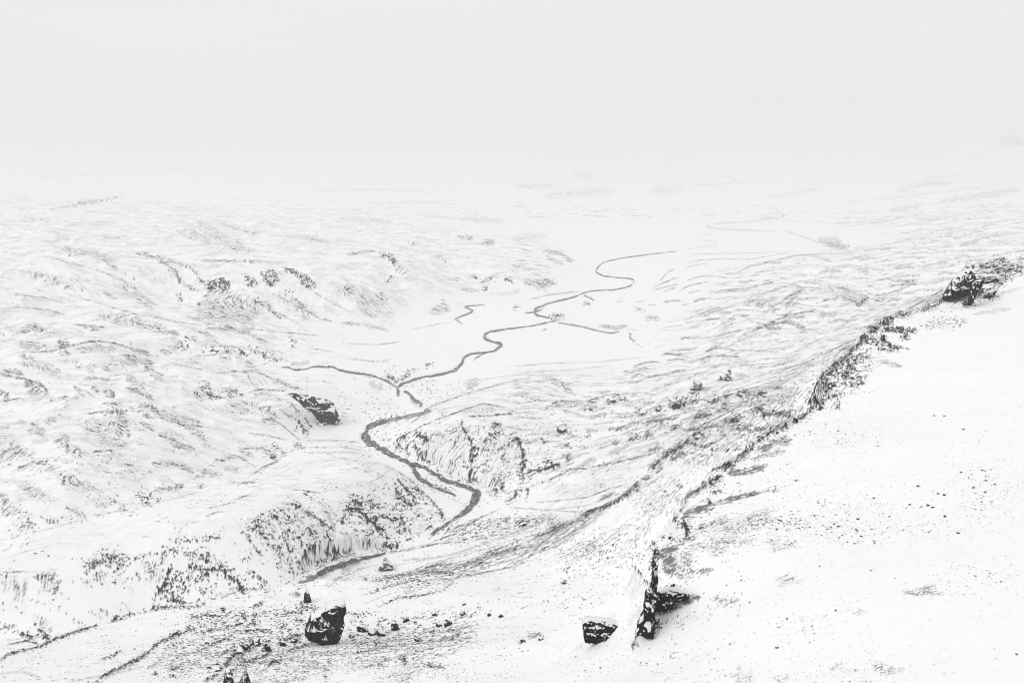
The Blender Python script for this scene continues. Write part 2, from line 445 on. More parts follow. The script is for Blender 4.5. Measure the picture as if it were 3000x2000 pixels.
STROKES = '''
! left rolling hills, upper
H 14 .55 60,972 90,962 130,968
H 12 .5 115,965 145,975
L 3 .6 72,954 95,956
L 4 .6 209,951 260,953 316,960
H 8 .5 240,955 290,965
L 2 .4 276,930 330,945 365,956
H 14 .5 290,925 350,932 400,945 450,962 525,980
L 4 .5 421,920 480,935 546,948
GG 4 .5 50,1003 100,1003 130,1008 150,1022 100,1028 70,1025
L 4 .8 82,1033 153,1029 178,1020 255,1002 293,999 344,1007 383,1020 438,1035
K 4 .8 170,998 183,1015
K 4 .7 181,998 190,1013
K 3 .7 192,998 199,1012
H 10 .6 383,1022 440,1040
H 12 .5 225,1022 290,1018 340,1022
H 9 .8 172,1033 205,1037
L 5 .7 347,1037 400,1045 460,1066
H 14 .6 370,1048 420,1062 450,1085
H 14 .45 330,1060 360,1065
H 9 .5 55,1043 90,1048 105,1053
H 7 .5 50,1063 90,1068 130,1080
H 14 .4 125,1075 160,1090
H 8 .4 208,1062 240,1056
L 3 .5 217,1072 238,1076
H 10 .4 305,1075 312,1080
H 9 .35 258,1085 265,1087
H 8 .7 0,1088 40,1088 74,1101
L 5 .8 0,1100 25,1100 84,1114 115,1122 135,1140 143,1165
HH 6 .6 70,1112 115,1122 140,1150 140,1168 85,1168 80,1145 70,1130
H 9 .8 0,1145 25,1170
L 3 .6 0,1138 32,1165
L 4 .7 -20,1178 0,1176 60,1167 74,1170
L 4 .5 140,1176 190,1162 205,1164
H 5 .7 245,1110 285,1107 330,1112
L 3 .7 315,1101 365,1096 385,1100
H 10 .6 370,1103 400,1120
H 12 .45 385,1115 425,1135
L 3 .6 395,1090 433,1088 460,1091 488,1105
H 8 .4 440,1096 478,1112
L 3 .6 450,1108 475,1118
L 4 .6 230,1124 268,1130 300,1155
H 8 .6 268,1133 290,1145
H 9 .6 300,1145 340,1158
L 3 .5 245,1140 278,1165
H 8 .35 215,1130 250,1165
H 8 .8 370,1137 398,1143 425,1157 450,1170
L 3 .6 420,1148 448,1160
H 5 .7 300,1183 330,1180 360,1188
L 4 .7 245,1213 300,1206 340,1202 383,1206
K 6 .6 310,1208 345,1203 365,1210
H 16 .6 345,1210 362,1235 355,1250 370,1280
HH 10 .4 235,1235 330,1225 365,1250 385,1290 400,1330 330,1320 290,1300 250,1260
K 3 .6 405,1195 425,1212 438,1228
K 4 .8 433,1185 457,1200
H 8 .5 405,1190 435,1190
H 12 .4 435,1200 480,1220 520,1235
H 12 .55 460,1203 520,1232 560,1250 600,1290
H 6 .8 408,1236 452,1262
H 9 .65 465,1268 520,1298
H 6 .6 500,1290 540,1305 573,1314
H 4 .6 527,1220 590,1236
L 4 .7 558,1242 600,1252
K 8 .45 505,1015 550,1015
H 6 .6 470,1024 503,1036
H 8 .6 140,1238 160,1228
H 12 .4 95,1235 110,1260 130,1270
H 6 .4 50,1238 80,1236
H 8 .35 0,1252 30,1250
H 12 .4 80,1260 130,1275
HH 8 .5 0,1280 35,1280 60,1293 85,1315 108,1345 60,1345 30,1355 0,1350
HH 6 .5 150,1275 195,1273 205,1295 262,1332 230,1342 205,1332 170,1300
L 4 .9 267,1328 283,1321 324,1320 337,1331
HH 8 .5 265,1337 330,1330 370,1345 445,1385 400,1385 330,1350 280,1345
HH 8 .35 262,1360 300,1365 390,1400 340,1398 280,1378
H 7 .85 442,1356 497,1358 535,1367 572,1383
L 4 .7 41,1377 65,1366 89,1355 140,1348
L 4 .7 92,1355 140,1360
HH 6 .38 35,1382 90,1362 150,1362 175,1370 150,1385 100,1372
HH 6 .42 10,1410 50,1400 75,1410 100,1425 150,1450 150,1465 90,1465 60,1440 45,1420
HH 6 .55 155,1390 215,1388 235,1405 270,1430 260,1445 230,1435 200,1430 170,1405
K 5 .6 185,1400 205,1403
H 8 .5 243,1412 280,1432
H 8 .3 280,1430 305,1447
HH 8 .5 0,1450 25,1460 60,1490 75,1505 0,1505
K 8 .6 402,1452 425,1460 435,1475
K 4 .5 430,1447 445,1452
K 3 .6 455,1455 472,1470
H 8 .45 440,1440 500,1430 540,1415
H 9 .5 570,1400 600,1390
H 12 .4 340,1470 370,1485
H 12 .3 290,1480 320,1475
K 3 .8 193,1488 208,1490
H 14 .35 215,1490 240,1510
L 3 .5 267,1511 330,1500 390,1490 410,1487
L 2 .35 410,1487 470,1470 540,1450 600,1440
L 3 .7 34,1577 60,1566
L 2 .35 60,1566 127,1553 190,1535 260,1518
HH 5 .4 45,1530 95,1530 100,1550 60,1560 45,1550
K 4 .7 80,1522 98,1532
K 4 .5 97,1545 105,1555
H 10 .5 130,1520 175,1530
K 3 .6 125,1515 130,1522
L 3 .5 5,1615 25,1605 38,1592
L 2 .3 0,1640 90,1610 200,1585
! middle left
L 5 .5 533,925 560,930 605,946 640,951
L 3 .4 500,940 550,948 600,955
H 8 .6 602,962 680,962 720,972 740,984 785,1003
H 7 .5 570,968 610,974
H 8 .4 600,982 640,1005
H 6 .7 540,987 580,997
H 6 .4 500,979 528,979
L 4 .8 640,1013 665,1015
L 3 .4 665,1015 697,1017
K 6 .7 622,1025 635,1030
L 3 0.8 622,1025 635,1030
K 5 .4 635,1025 690,1027
K 6 .9 698,1025 712,1031 720,1037
L 3 1 698,1025 712,1031 720,1037
K 7 .45 725,1020 755,1030
K 6 .5 750,1033 780,1035
K 8 .55 772,1045 800,1050 812,1058
L 3 0.65 772,1045 800,1050 812,1058
K 3 .6 594,1030 596,1032
L 2.2 0.7 594,1030 596,1032
L 3 .6 560,1043 627,1039 666,1033 700,1038
H 12 .4 690,1045 730,1065 750,1080
H 6 .4 640,1043 680,1055
L 4 .8 824,1075 844,1075 865,1082 898,1080 918,1073
L 5 .95 918,1073 940,1073 972,1073 997,1083 1023,1089 1061,1093 1100,1098
L 4 .6 1077,1095 1085,1108
H 5 .5 850,1067 908,1061
K 3 .7 855,1010 858,1017
L 2.2 0.8 855,1010 858,1017
K 3 .6 848,995 868,1003
L 2.2 0.7 848,995 868,1003
H 5 .4 557,1052 592,1068
L 3 .5 500,1065 555,1075 608,1087
L 3 .7 620,1093 666,1091 694,1088 735,1093
L 4 .6 700,1088 735,1084 770,1095 800,1110 840,1125 850,1130
L 3 .6 725,1095 735,1120 760,1142
L 2 .5 755,1109 775,1132
L 2 .5 770,1107 786,1127
H 6 .6 780,1102 820,1120 855,1133 885,1142
L 2 .6 825,1117 850,1130 853,1143
K 5 .8 590,1128 605,1145 620,1160 632,1165
L 2.2 0.9 590,1128 605,1145 620,1160 632,1165
K 5 .7 600,1125 615,1140
L 2.2 0.8 600,1125 615,1140
K 4 .7 570,1152 576,1155
L 2.2 0.8 570,1152 576,1155
K 4 .6 580,1160 600,1165
L 2.2 0.7 580,1160 600,1165
H 12 .5 580,1140 620,1165
K 6 .5 650,1140 675,1158
K 7 .6 672,1143 695,1150
L 3 0.7 672,1143 695,1150
K 3 .6 700,1155 710,1157
L 2.2 0.7 700,1155 710,1157
L 3 .6 575,1175 610,1168 622,1163 680,1162 700,1158 715,1155
H 5 .5 605,1168 650,1164
L 3 .7 720,1153 752,1142 772,1140 800,1142 850,1146
H 8 .4 740,1155 780,1153 825,1173
H 9 .45 660,1190 725,1184 760,1195 800,1215
H 14 .35 700,1195 760,1215
H 10 .6 785,1195 800,1215
H 14 .5 780,1225 805,1235
L 2 .5 800,1225 880,1290
L 2 .5 810,1230 885,1295
L 2 .4 820,1240 870,1280
K 3 .7 850,1182 865,1195 880,1210
L 2.2 0.8 850,1182 865,1195 880,1210
K 3 .6 893,1225 905,1245 912,1250
L 2.2 0.7 893,1225 905,1245 912,1250
H 5 .6 832,1208 860,1222
K 6 .7 875,1235 890,1255 900,1268
L 3 0.8 875,1235 890,1255 900,1268
K 3 .6 865,1262 870,1260
L 2.2 0.7 865,1262 870,1260
L 2 .5 843,1210 880,1240 905,1275
L 3 .5 717,1267 780,1275 835,1287 850,1285
H 8 .6 500,1300 540,1310 570,1316
L 4 .7 690,1318 725,1313 765,1312 800,1323 815,1335
HH 4 .55 755,1315 790,1318 812,1335 800,1338 770,1330
H 6 .5 700,1320 745,1335
K 4 1 792,1340 808,1343
L 2.2 1 792,1340 808,1343
K 5 .6 800,1305 815,1315
L 2.2 0.7 800,1305 815,1315
K 4 .6 825,1320 835,1330
L 2.2 0.7 825,1320 835,1330
K 5 .7 865,1300 885,1312
L 2.2 0.8 865,1300 885,1312
L 2 .6 815,1345 840,1328 860,1318 880,1312
L 4 .8 627,1346 665,1348
H 6 .6 663,1338 700,1338 730,1355
L 2 .5 730,1355 752,1373
L 3 .7 727,1393 745,1386 770,1368 800,1355 825,1340
L 2 .5 760,1380 790,1365 825,1345
H 12 .4 590,1380 650,1390
H 10 .5 670,1375 695,1375
K 4 .4 500,1435 540,1425
K 3 .7 583,1423 592,1430
L 2.2 0.8 583,1423 592,1430
L 4 .6 660,1415 673,1411 700,1415 763,1412
L 4 .7 690,1462 717,1453 735,1450
L 2 .5 725,1426 758,1423
L 2 .3 510,1463 590,1435
L 3 .5 600,1490 680,1472 700,1473
L 4 .6 600,1512 635,1500 655,1498
L 2 .4 550,1531 590,1526
L 3 .8 852,1435 882,1434 905,1440 935,1442 937,1446
L 2 .3 937,1440 1010,1430 1060,1412
K 3 .7 893,1446 896,1449
L 2.2 0.8 893,1446 896,1449
! canyon wall, left side
HH 12 0.231 720,1520 800,1480 860,1470 940,1520 1000,1580 960,1620 880,1660 850,1700 800,1640 760,1590
HH 10 0.165 1040,1450 1150,1420 1270,1500 1240,1550 1180,1580 1080,1560
L 4 .7 825,1472 860,1478
K 7 .95 863,1480 875,1485 r3
L 3 1 863,1480 875,1485
L 4 .8 878,1485 905,1500 930,1520 985,1560
H 6 .7 885,1490 920,1510 960,1545
K 3 .6 920,1510 985,1560 r3
L 2.2 0.7 920,1510 985,1560
K 6 .8 795,1505 808,1510 815,1525 r3
L 3 0.9 795,1505 808,1510 815,1525
H 10 .5 800,1510 820,1530
K 4 .7 822,1495 835,1505 850,1520 853,1530 r3
L 2.2 0.8 822,1495 835,1505 850,1520 853,1530
K 3 .5 850,1497 862,1492 r3
K 4 .7 855,1545 840,1555 823,1563 835,1580 845,1605 842,1623 r3
L 2.2 0.8 855,1545 840,1555 823,1563 835,1580 845,1605 842,1623
HH 6 0.275 800,1560 835,1585 830,1600 805,1575
K 7 .75 720,1552 742,1545 757,1545 765,1565 775,1580 r3
L 3 0.85 720,1552 742,1545 757,1545 765,1565 775,1580
K 4 .6 740,1535 747,1520 r3
L 2.2 0.7 740,1535 747,1520
K 3 .7 705,1547 728,1575 745,1600 757,1615 767,1628 r3
L 2.2 0.8 705,1547 728,1575 745,1600 757,1615 767,1628
K 5 .6 785,1530 790,1545 r3
L 2.2 0.7 785,1530 790,1545
K 6 .95 813,1598 817,1603 r3
L 3 1 813,1598 817,1603
K 4 .6 800,1600 840,1640 855,1670 868,1695 r3
L 2.2 0.7 800,1600 840,1640 855,1670 868,1695
K 6 .8 845,1645 848,1650 r3
L 3 0.9 845,1645 848,1650
K 8 .65 903,1550 915,1565 930,1575 r3
L 3 0.75 903,1550 915,1565 930,1575
K 5 .6 940,1530 950,1545 r3
L 2.2 0.7 940,1530 950,1545
K 5 .75 955,1572 975,1585 r3
L 2.2 0.85 955,1572 975,1585
K 7 .8 975,1590 985,1605 r3
L 3 0.9 975,1590 985,1605
K 7 .6 990,1590 1010,1600 r3
L 3 0.7 990,1590 1010,1600
K 6 .85 925,1595 903,1608 892,1622 882,1637 872,1650 r3
L 3 0.95 925,1595 903,1608 892,1622 882,1637 872,1650
K 4 .7 946,1600 965,1585 r3
L 2.2 0.8 946,1600 965,1585
K 7 .7 975,1605 990,1612 r3
L 3 0.8 975,1605 990,1612
K 4 .6 950,1620 938,1632 930,1645 r3
L 2.2 0.7 950,1620 938,1632 930,1645
K 12 .9 1035,1465 1055,1480 r3
K 8 1 1018,1490 1035,1493 1050,1496 1068,1510 1090,1532 1118,1555 r3
L 3 1 1018,1490 1035,1493 1050,1496 1068,1510 1090,1532 1118,1555
K 5 .75 1015,1505 1003,1522 1000,1535 r3
L 2.2 0.85 1015,1505 1003,1522 1000,1535
S 20 .4 900,1450 960,1490 1000,1560
H 12 .3 940,1470 985,1560
K 8 .9 1105,1558 1120,1555 r3
L 3 1 1105,1558 1120,1555
K 9 .7 1080,1470 1100,1483 r3
L 3 0.8 1080,1470 1100,1483
K 4 .9 1088,1512 1105,1525 1110,1510 1148,1523 1175,1520 1183,1530 1183,1550 1165,1560 r3
L 2.2 1 1088,1512 1105,1525 1110,1510 1148,1523 1175,1520 1183,1530 1183,1550 1165,1560
K 5 .8 1130,1565 1133,1590 r3
L 2.2 0.9 1130,1565 1133,1590
K 10 .9 1115,1595 1145,1600 1165,1598 r3
K 6 .5 1100,1612 1130,1608 r3
K 5 .8 1158,1415 1167,1453 1190,1472 1213,1480 1213,1461 1190,1430 1165,1405 r3
L 2.2 0.9 1158,1415 1167,1453 1190,1472 1213,1480 1213,1461 1190,1430 1165,1405
K 10 .9 1178,1462 1186,1465 r3
K 3 .7 1200,1422 1260,1462 1290,1500 1307,1523 r3
L 2.2 0.8 1200,1422 1260,1462 1290,1500 1307,1523
K 6 .8 1285,1500 1298,1515 r3
L 3 0.9 1285,1500 1298,1515
L 3 .6 1150,1370 1200,1405 1270,1470 1310,1520
K 3 .8 1248,1548 1265,1538 r3
L 2.2 0.9 1248,1548 1265,1538
K 4 .9 1195,1580 1203,1576 r3
L 2.2 1 1195,1580 1203,1576
L 2 .5 1040,1430 1110,1400 1150,1370
H 6 .4 1100,1390 1130,1395
K 8 .4 500,1610 580,1625 r3
K 5 .4 500,1585 590,1580 640,1575 r3
K 5 .55 608,1572 650,1578 r3
L 2.2 0.65 608,1572 650,1578
K 5 .9 562,1652 566,1640 r3
L 2.2 1 562,1652 566,1640
K 6 1 562,1660 570,1662 590,1668 625,1667 677,1672 r3
L 3 1 562,1660 570,1662 590,1668 625,1667 677,1672
KK 3 .85 590,1676 660,1674 665,1690 640,1685 620,1680 600,1698 590,1692 r3
K 7 1 497,1670 490,1695 480,1720 470,1735 462,1730 r3
L 3 1 497,1670 490,1695 480,1720 470,1735 462,1730
K 8 .9 665,1690 690,1700 708,1720 712,1735 r3
L 3 1 665,1690 690,1700 708,1720 712,1735
K 4 .6 575,1705 585,1690 r3
L 2.2 0.7 575,1705 585,1690
K 6 1 500,1755 520,1762 540,1765 r3
L 3 1 500,1755 520,1762 540,1765
K 4 .7 470,1740 490,1745 r3
L 2.2 0.8 470,1740 490,1745
KK 6 .42 490,1670 560,1670 560,1720 550,1745 500,1745 480,1735 r3
K 8 .65 588,1632 605,1645 r3
L 3 0.75 588,1632 605,1645
H 6 .5 600,1615 660,1660
K 6 .5 725,1675 760,1690 780,1710 r3
K 4 .5 705,1640 730,1635 r3
H 16 .6 250,1670 290,1645 330,1630 365,1638
K 5 .45 250,1672 290,1650 330,1632 365,1640 r3
H 14 .45 265,1700 300,1680
K 4 .7 300,1628 350,1630 r3
L 2.2 0.8 300,1628 350,1630
H 8 .5 340,1650 370,1660
HH 6 0.33 450,1640 480,1620 495,1640 480,1660 450,1660
K 5 .75 478,1620 490,1618 r3
L 2.2 0.85 478,1620 490,1618
H 22 .32 425,1645 440,1680 470,1700
K 4 .45 495,1630 530,1615 570,1620 r3
L 3 .8 0,1674 50,1675 90,1674
L 2 .4 90,1674 180,1665
H 20 .5 100,1690 150,1690 140,1720 180,1700
K 4 .5 105,1690 150,1685 r3
H 22 .32 0,1700 60,1720 50,1760
H 10 .5 40,1700 50,1720
K 5 .75 0,1838 45,1838 r3
L 2.2 0.85 0,1838 45,1838
K 5 .6 45,1845 90,1870 100,1872 r3
L 2.2 0.7 45,1845 90,1870 100,1872
K 6 .65 110,1840 130,1860 143,1875 r3
L 3 0.75 110,1840 130,1860 143,1875
H 14 .35 100,1800 150,1850
L 4 .95 20,1888 77,1876 120,1887
H 6 .4 260,1790 300,1810
H 6 .4 290,1780 320,1800
H 3 .4 360,1760 380,1790
! foreground ridge, left
K 3 .6 0,1936 23,1917 122,1894 168,1871 222,1852 287,1832 r1.8
L 2.2 0.7 0,1936 23,1917 122,1894 168,1871 222,1852 287,1832
K 5 .9 325,1820 345,1807 365,1805 r1.8
L 2.2 1 325,1820 345,1807 365,1805
K 4 .5 370,1800 430,1790 r1.8
K 6 .75 445,1785 470,1778 490,1780 r1.8
L 3 0.85 445,1785 470,1778 490,1780
K 3 .5 490,1780 560,1780 600,1772 r1.8
K 4 .7 280,1997 337,1963 367,1951 420,1924 467,1882 512,1863 555,1848 r1.8
L 2.2 0.8 280,1997 337,1963 367,1951 420,1924 467,1882 512,1863 555,1848
K 7 .8 505,1865 525,1855 r1.8
L 3 0.9 505,1865 525,1855
K 7 .7 550,1842 565,1848 r1.8
L 3 0.8 550,1842 565,1848
K 4 .6 565,1855 640,1845 700,1830 760,1830 r1.8
L 2.2 0.7 565,1855 640,1845 700,1830 760,1830
K 3 .5 295,1935 330,1920 355,1905 r1.8
K 8 .9 612,1960 630,1960 645,1950 r1.8
L 3 1 612,1960 630,1960 645,1950
K 4 .8 453,1976 459,1976 r1.8
L 2.2 0.9 453,1976 459,1976
K 4 .6 500,1965 520,1958 r1.8
L 2.2 0.7 500,1965 520,1958
K 4 .6 500,1982 510,1982 r1.8
L 2.2 0.7 500,1982 510,1982
K 12 .9 690,1910 725,1895 755,1880 r1.8
K 6 .85 660,1955 670,1935 690,1912 r1.8
L 3 0.95 660,1955 670,1935 690,1912
K 14 .5 700,1930 720,1940 r1.8
K 8 1 783,1885 780,1895 r1.8
L 3 1 783,1885 780,1895
K 7 1 775,1908 790,1905 r1.8
L 3 1 775,1908 790,1905
K 8 .65 815,1885 850,1870 890,1860 r1.8
L 3 0.75 815,1885 850,1870 890,1860
K 6 .8 785,1950 810,1935 832,1922 r1.8
L 3 0.9 785,1950 810,1935 832,1922
K 4 .6 600,1998 640,1975 r1.8
L 2.2 0.7 600,1998 640,1975
K 5 .8 645,1783 660,1790 r1.8
L 2.2 0.9 645,1783 660,1790
K 3 .5 665,1793 700,1805 730,1795 r1.8
K 5 .6 740,1780 770,1765 r1.8
L 2.2 0.7 740,1780 770,1765
K 4 .5 700,1810 740,1805 800,1790 r1.8
SS 10 .45 560,1790 700,1780 850,1775 820,1840 650,1850 560,1830
SS 10 .45 720,1830 850,1800 890,1850 820,1870 740,1860
SS 20 .3 400,1900 600,1870 700,1900 640,1980 450,1990
H 5 .4 430,1960 480,1930
H 4 .3 0,1975 60,1965 120,1985
H 4 .3 200,1995 320,1975 420,1950
! centre hill
K 5 .8 1158,1318 1166,1293 1200,1265 r4
L 2.2 0.9 1158,1318 1166,1293 1200,1265
L 3 .7 1190,1275 1230,1250 1290,1225 1340,1207 1370,1195
L 3 .6 1162,1250 1185,1233 1263,1190 1360,1155 1430,1135 1500,1120
L 3 .5 1200,1240 1250,1210 1268,1200
L 4 .7 1330,1210 1380,1192 1417,1182 1446,1187 1490,1196
HH 3 0.33 1340,1210 1380,1195 1430,1190 1480,1200 1440,1208
L 4 .7 1360,1220 1440,1217 1510,1210 1530,1218
HH 3 0.2475 1480,1213 1520,1210 1540,1222 1490,1222
K 9 .95 1225,1275 1238,1280 1250,1290 r4
L 3 1 1225,1275 1238,1280 1250,1290
K 5 .9 1212,1300 1222,1320 1240,1330 1262,1337 r4
L 2.2 1 1212,1300 1222,1320 1240,1330 1262,1337
K 4 .7 1168,1300 1190,1310 1200,1325 r4
L 2.2 0.8 1168,1300 1190,1310 1200,1325
K 7 .85 1349,1243 1366,1272 1382,1300 1386,1330 1380,1360 1376,1385 1370,1415 r4
L 3 0.95 1349,1243 1366,1272 1382,1300 1386,1330 1380,1360 1376,1385 1370,1415
K 10 .85 1380,1385 1384,1390 r4
K 6 .6 1380,1310 1420,1320 r4
L 3 0.7 1380,1310 1420,1320
K 6 .6 1390,1345 1400,1330 r4
L 3 0.7 1390,1345 1400,1330
K 8 .9 1450,1245 1458,1250 r4
L 3 1 1450,1245 1458,1250
K 5 .7 1430,1272 1440,1275 1465,1265 r4
L 2.2 0.8 1430,1272 1440,1275 1465,1265
K 6 .7 1415,1300 1425,1290 1450,1285 r4
L 3 0.8 1415,1300 1425,1290 1450,1285
K 7 .85 1490,1295 1515,1288 1525,1305 1530,1330 1534,1360 1530,1385 1530,1400 1545,1405 r4
L 3 0.95 1490,1295 1515,1288 1525,1305 1530,1330 1534,1360 1530,1385 1530,1400 1545,1405
K 8 .8 1528,1385 1532,1390 r4
L 3 0.9 1528,1385 1532,1390
K 5 .55 1480,1320 1470,1350 1478,1365 r4
L 2.2 0.65 1480,1320 1470,1350 1478,1365
K 9 .65 1465,1400 1470,1420 1468,1435 1455,1440 r4
L 3 0.75 1465,1400 1470,1420 1468,1435 1455,1440
K 5 .6 1440,1420 1460,1445 r4
L 2.2 0.7 1440,1420 1460,1445
HH 10 0.275 1220,1290 1340,1240 1360,1300 1370,1350 1340,1400 1290,1370 1240,1340
HH 10 0.231 1400,1320 1480,1260 1520,1320 1510,1400 1440,1440 1400,1420
K 4 .7 1500,1460 1515,1450 1510,1440 1530,1435 r4
L 2.2 0.8 1500,1460 1515,1450 1510,1440 1530,1435
K 3 .7 1545,1430 1545,1460 r4
L 2.2 0.8 1545,1430 1545,1460
K 6 .8 1490,1470 1495,1472 r4
L 3 0.9 1490,1470 1495,1472
K 6 .95 1553,1381 1590,1378 1610,1370 1635,1362 r4
L 3 1 1553,1381 1590,1378 1610,1370 1635,1362
K 6 .7 1600,1352 1615,1360 r4
L 3 0.8 1600,1352 1615,1360
K 7 .7 1655,1335 1668,1345 1660,1355 r4
L 3 0.8 1655,1335 1668,1345 1660,1355
K 8 .9 1640,1258 1650,1265 1655,1255 r4
L 3 1 1640,1258 1650,1265 1655,1255
L 3 .7 1630,1265 1645,1252 1660,1262 1672,1283
K 5 .7 1590,1293 1600,1298 r4
L 2.2 0.8 1590,1293 1600,1298
K 4 .7 1655,1303 1665,1300 r4
L 2.2 0.8 1655,1303 1665,1300
SS 20 .3 1540,1250 1660,1240 1690,1320 1560,1340
L 3 .6 1493,1188 1574,1172 1640,1175 1720,1175 1735,1170 1787,1155 1850,1150
K 5 .6 1620,1182 1650,1180 r4
L 2.2 0.7 1620,1182 1650,1180
K 6 .6 1730,1175 1745,1170 r4
L 3 0.7 1730,1175 1745,1170
K 6 .6 1780,1180 1800,1175 r4
L 3 0.7 1780,1180 1800,1175
K 6 .7 1820,1168 1830,1170 r4
L 3 0.8 1820,1168 1830,1170
K 4 .6 1720,1200 1745,1200 r4
L 2.2 0.7 1720,1200 1745,1200
K 8 .5 1870,1200 1880,1210 r4
K 6 .8 1928,1200 1932,1196 r4
L 3 0.9 1928,1200 1932,1196
K 9 .8 1972,1185 1980,1178 1990,1190 r4
L 3 0.9 1972,1185 1980,1178 1990,1190
L 2 .5 1500,1200 1560,1195 1700,1190
H 6 .4 1600,1190 1700,1185 1790,1200
L 3 .6 1810,1165 1790,1160 1850,1150
L 3 .5 1440,1130 1500,1115 1560,1107
H 9 .5 1590,1105 1630,1115 1650,1130 1685,1155
H 6 .3 1480,1160 1550,1150
G 14 .4 1370,1140 1400,1110
K 6 .5 1150,1130 1180,1110 1200,1090 r4
K 7 .6 1130,1100 1160,1115 r4
L 3 0.7 1130,1100 1160,1115
K 5 .5 1190,1095 1215,1080 r4
K 4 .6 1245,1075 1262,1068 r4
L 2.2 0.7 1245,1075 1262,1068
H 10 .4 1080,1120 1120,1140
L 2 .4 1480,1075 1600,1065 1750,1060 1900,1045
L 2 .35 1500,1090 1650,1085 1800,1070
L 2 .3 1350,1120 1500,1100 1600,1090
L 4 .7 1940,1040 1960,1036 2000,1040
L 4 .6 1850,1125 1900,1105 1950,1095 2000,1085
L 4 .5 1845,1110 1870,1095 1890,1100
L 4 .5 1900,1150 1950,1130 2000,1115
K 4 .4 1700,1290 1730,1275 r4
K 6 .5 1795,1300 1815,1295  r4
K 7 .7 1845,1290 1860,1285 1870,1278 r4
L 3 0.8 1845,1290 1860,1285 1870,1278
K 7 .7 1890,1280 1905,1275  r4
L 3 0.8 1890,1280 1905,1275
K 8 .6 1975,1255 1985,1250  r4
L 3 0.7 1975,1255 1985,1250
K 4 .5 1920,1300 1930,1297 r4
L 3 .6 1820,1250 1900,1225 1960,1210
! river banks
SS 16 .4 1100,1260 1160,1230 1180,1300 1160,1320 1100,1290
SS 14 .3 980,1190 1050,1200 1040,1240 990,1230
S 8 .6 1180,1350 1260,1400 1340,1440
S 12 .5 1200,1340 1300,1390 1400,1430
S 8 .5 1300,1440 1370,1490 1320,1540 1250,1580
L 3 .8 1190,1360 1222,1385 1240,1405 1290,1425 1340,1450
H 3 .4 900,1290 980,1290 1060,1295
H 3 .35 890,1310 1000,1310 1070,1320
H 3 .4 880,1325 1000,1325 1060,1325
L 2 .4 945,1320 985,1340 1030,1345
SS 10 .3 1120,1060 1300,1120 1280,1160 1180,1140
SS 20 .3 1230,1130 1380,1130 1330,1170 1230,1180
SS 12 .35 1060,1180 1160,1170 1150,1210 1060,1220
! moraine and scree lines
K 10 .85 2000,1306 1978,1320 1958,1330 1940,1348 r6
K 8 .7 2005,1325 1985,1335 1965,1350
L 3 0.8 2005,1325 1985,1335 1965,1350
K 8 .9 1932,1352 1920,1362 1908,1376 r6
L 3 1 1932,1352 1920,1362 1908,1376
K 5 .6 1940,1370 1920,1385
L 2.2 0.7 1940,1370 1920,1385
K 6 .75 1900,1400 1885,1405
L 3 0.85 1900,1400 1885,1405
K 5 .8 1868,1416 1855,1432 r6
L 2.2 0.9 1868,1416 1855,1432
K 4 .85 1850,1440 1810,1470 1770,1490 1720,1505 r6
L 2.2 0.95 1850,1440 1810,1470 1770,1490 1720,1505
K 8 .8 1712,1508 1725,1503
L 3 0.9 1712,1508 1725,1503
L 3 .7 1720,1510 1650,1545 1600,1580 1560,1610
L 3 .7 1760,1495 1690,1550 1620,1590 1560,1625 1500,1650
L 3 .6 1700,1530 1600,1590 1500,1640 1420,1660
K 10 .5 1605,1548 1630,1543 1660,1540
H 14 .4 1740,1500 1700,1520 1620,1560 1560,1610
H 8 .35 1800,1470 1740,1520 1660,1580 1600,1610
K 6 .5 1090,1705 1140,1690 1180,1685 1240,1672 1330,1678
K 6 .5 1330,1670 1400,1640 1440,1625 1500,1610 1560,1600
L 3 .7 1310,1715 1340,1690 1400,1680 1500,1660 1560,1640
L 3 .6 1290,1730 1330,1705
K 4 .45 1070,1740 1130,1720 1200,1700 1260,1705
K 3 .55 1110,1775 1170,1750 1230,1745 1290,1730
L 2.2 0.65 1110,1775 1170,1750 1230,1745 1290,1730
SS 12 .4 1110,1700 1250,1670 1340,1680 1280,1700 1180,1720
L 3 .7 1180,1615 1280,1592 1360,1585
L 3 .5 1130,1625 1200,1605 1270,1590
L 3 .6 1080,1625 1130,1618 1180,1612
L 3 .75 1260,1590 1340,1560 1400,1520 1470,1488
L 3 .5 1290,1590 1380,1555 1420,1520
H 8 .5 1300,1560 1400,1520
SS 10 .6 1280,1580 1400,1530 1500,1500 1620,1520 1500,1560 1360,1585
L 2 .6 1480,1485 1560,1490 1700,1500 1720,1508
L 2 .5 1400,1530 1500,1515 1560,1520 1640,1520
K 7 .9 1520,1532 1540,1535 r6
L 3 1 1520,1532 1540,1535
L 3 .65 1570,1472 1655,1464 1723,1455 1780,1434 1850,1412
K 3 .55 1555,1425 1604,1408 1672,1375 1765,1362 1870,1340 1930,1325
L 2.2 0.65 1555,1425 1604,1408 1672,1375 1765,1362 1870,1340 1930,1325
L 2 .4 1590,1435 1650,1400
SS 14 .35 1680,1440 1780,1400 1850,1380 1800,1430 1720,1455
SS 10 .35 1700,1390 1800,1370 1760,1400
H 4 .35 1180,1640 1300,1630 1400,1600
L 2 .35 1130,1660 1250,1640 1400,1610 1480,1600
L 2 .35 1060,1770 1150,1735
L 3 .5 945,1720 1000,1690 1060,1665 1100,1655
K 5 .7 1010,1675 1030,1668
L 2.2 0.8 1010,1675 1030,1668
SS 8 .4 940,1700 1000,1680 1050,1690 980,1720
K 4 .6 1065,1690 1075,1700
L 2.2 0.7 1065,1690 1075,1700
SS 14 .5 1650,1580 1760,1550 1800,1640 1720,1660
SS 14 .4 1770,1570 1900,1560 1880,1680 1780,1660
SS 14 .4 1830,1430 2000,1380 2000,1500 1880,1520
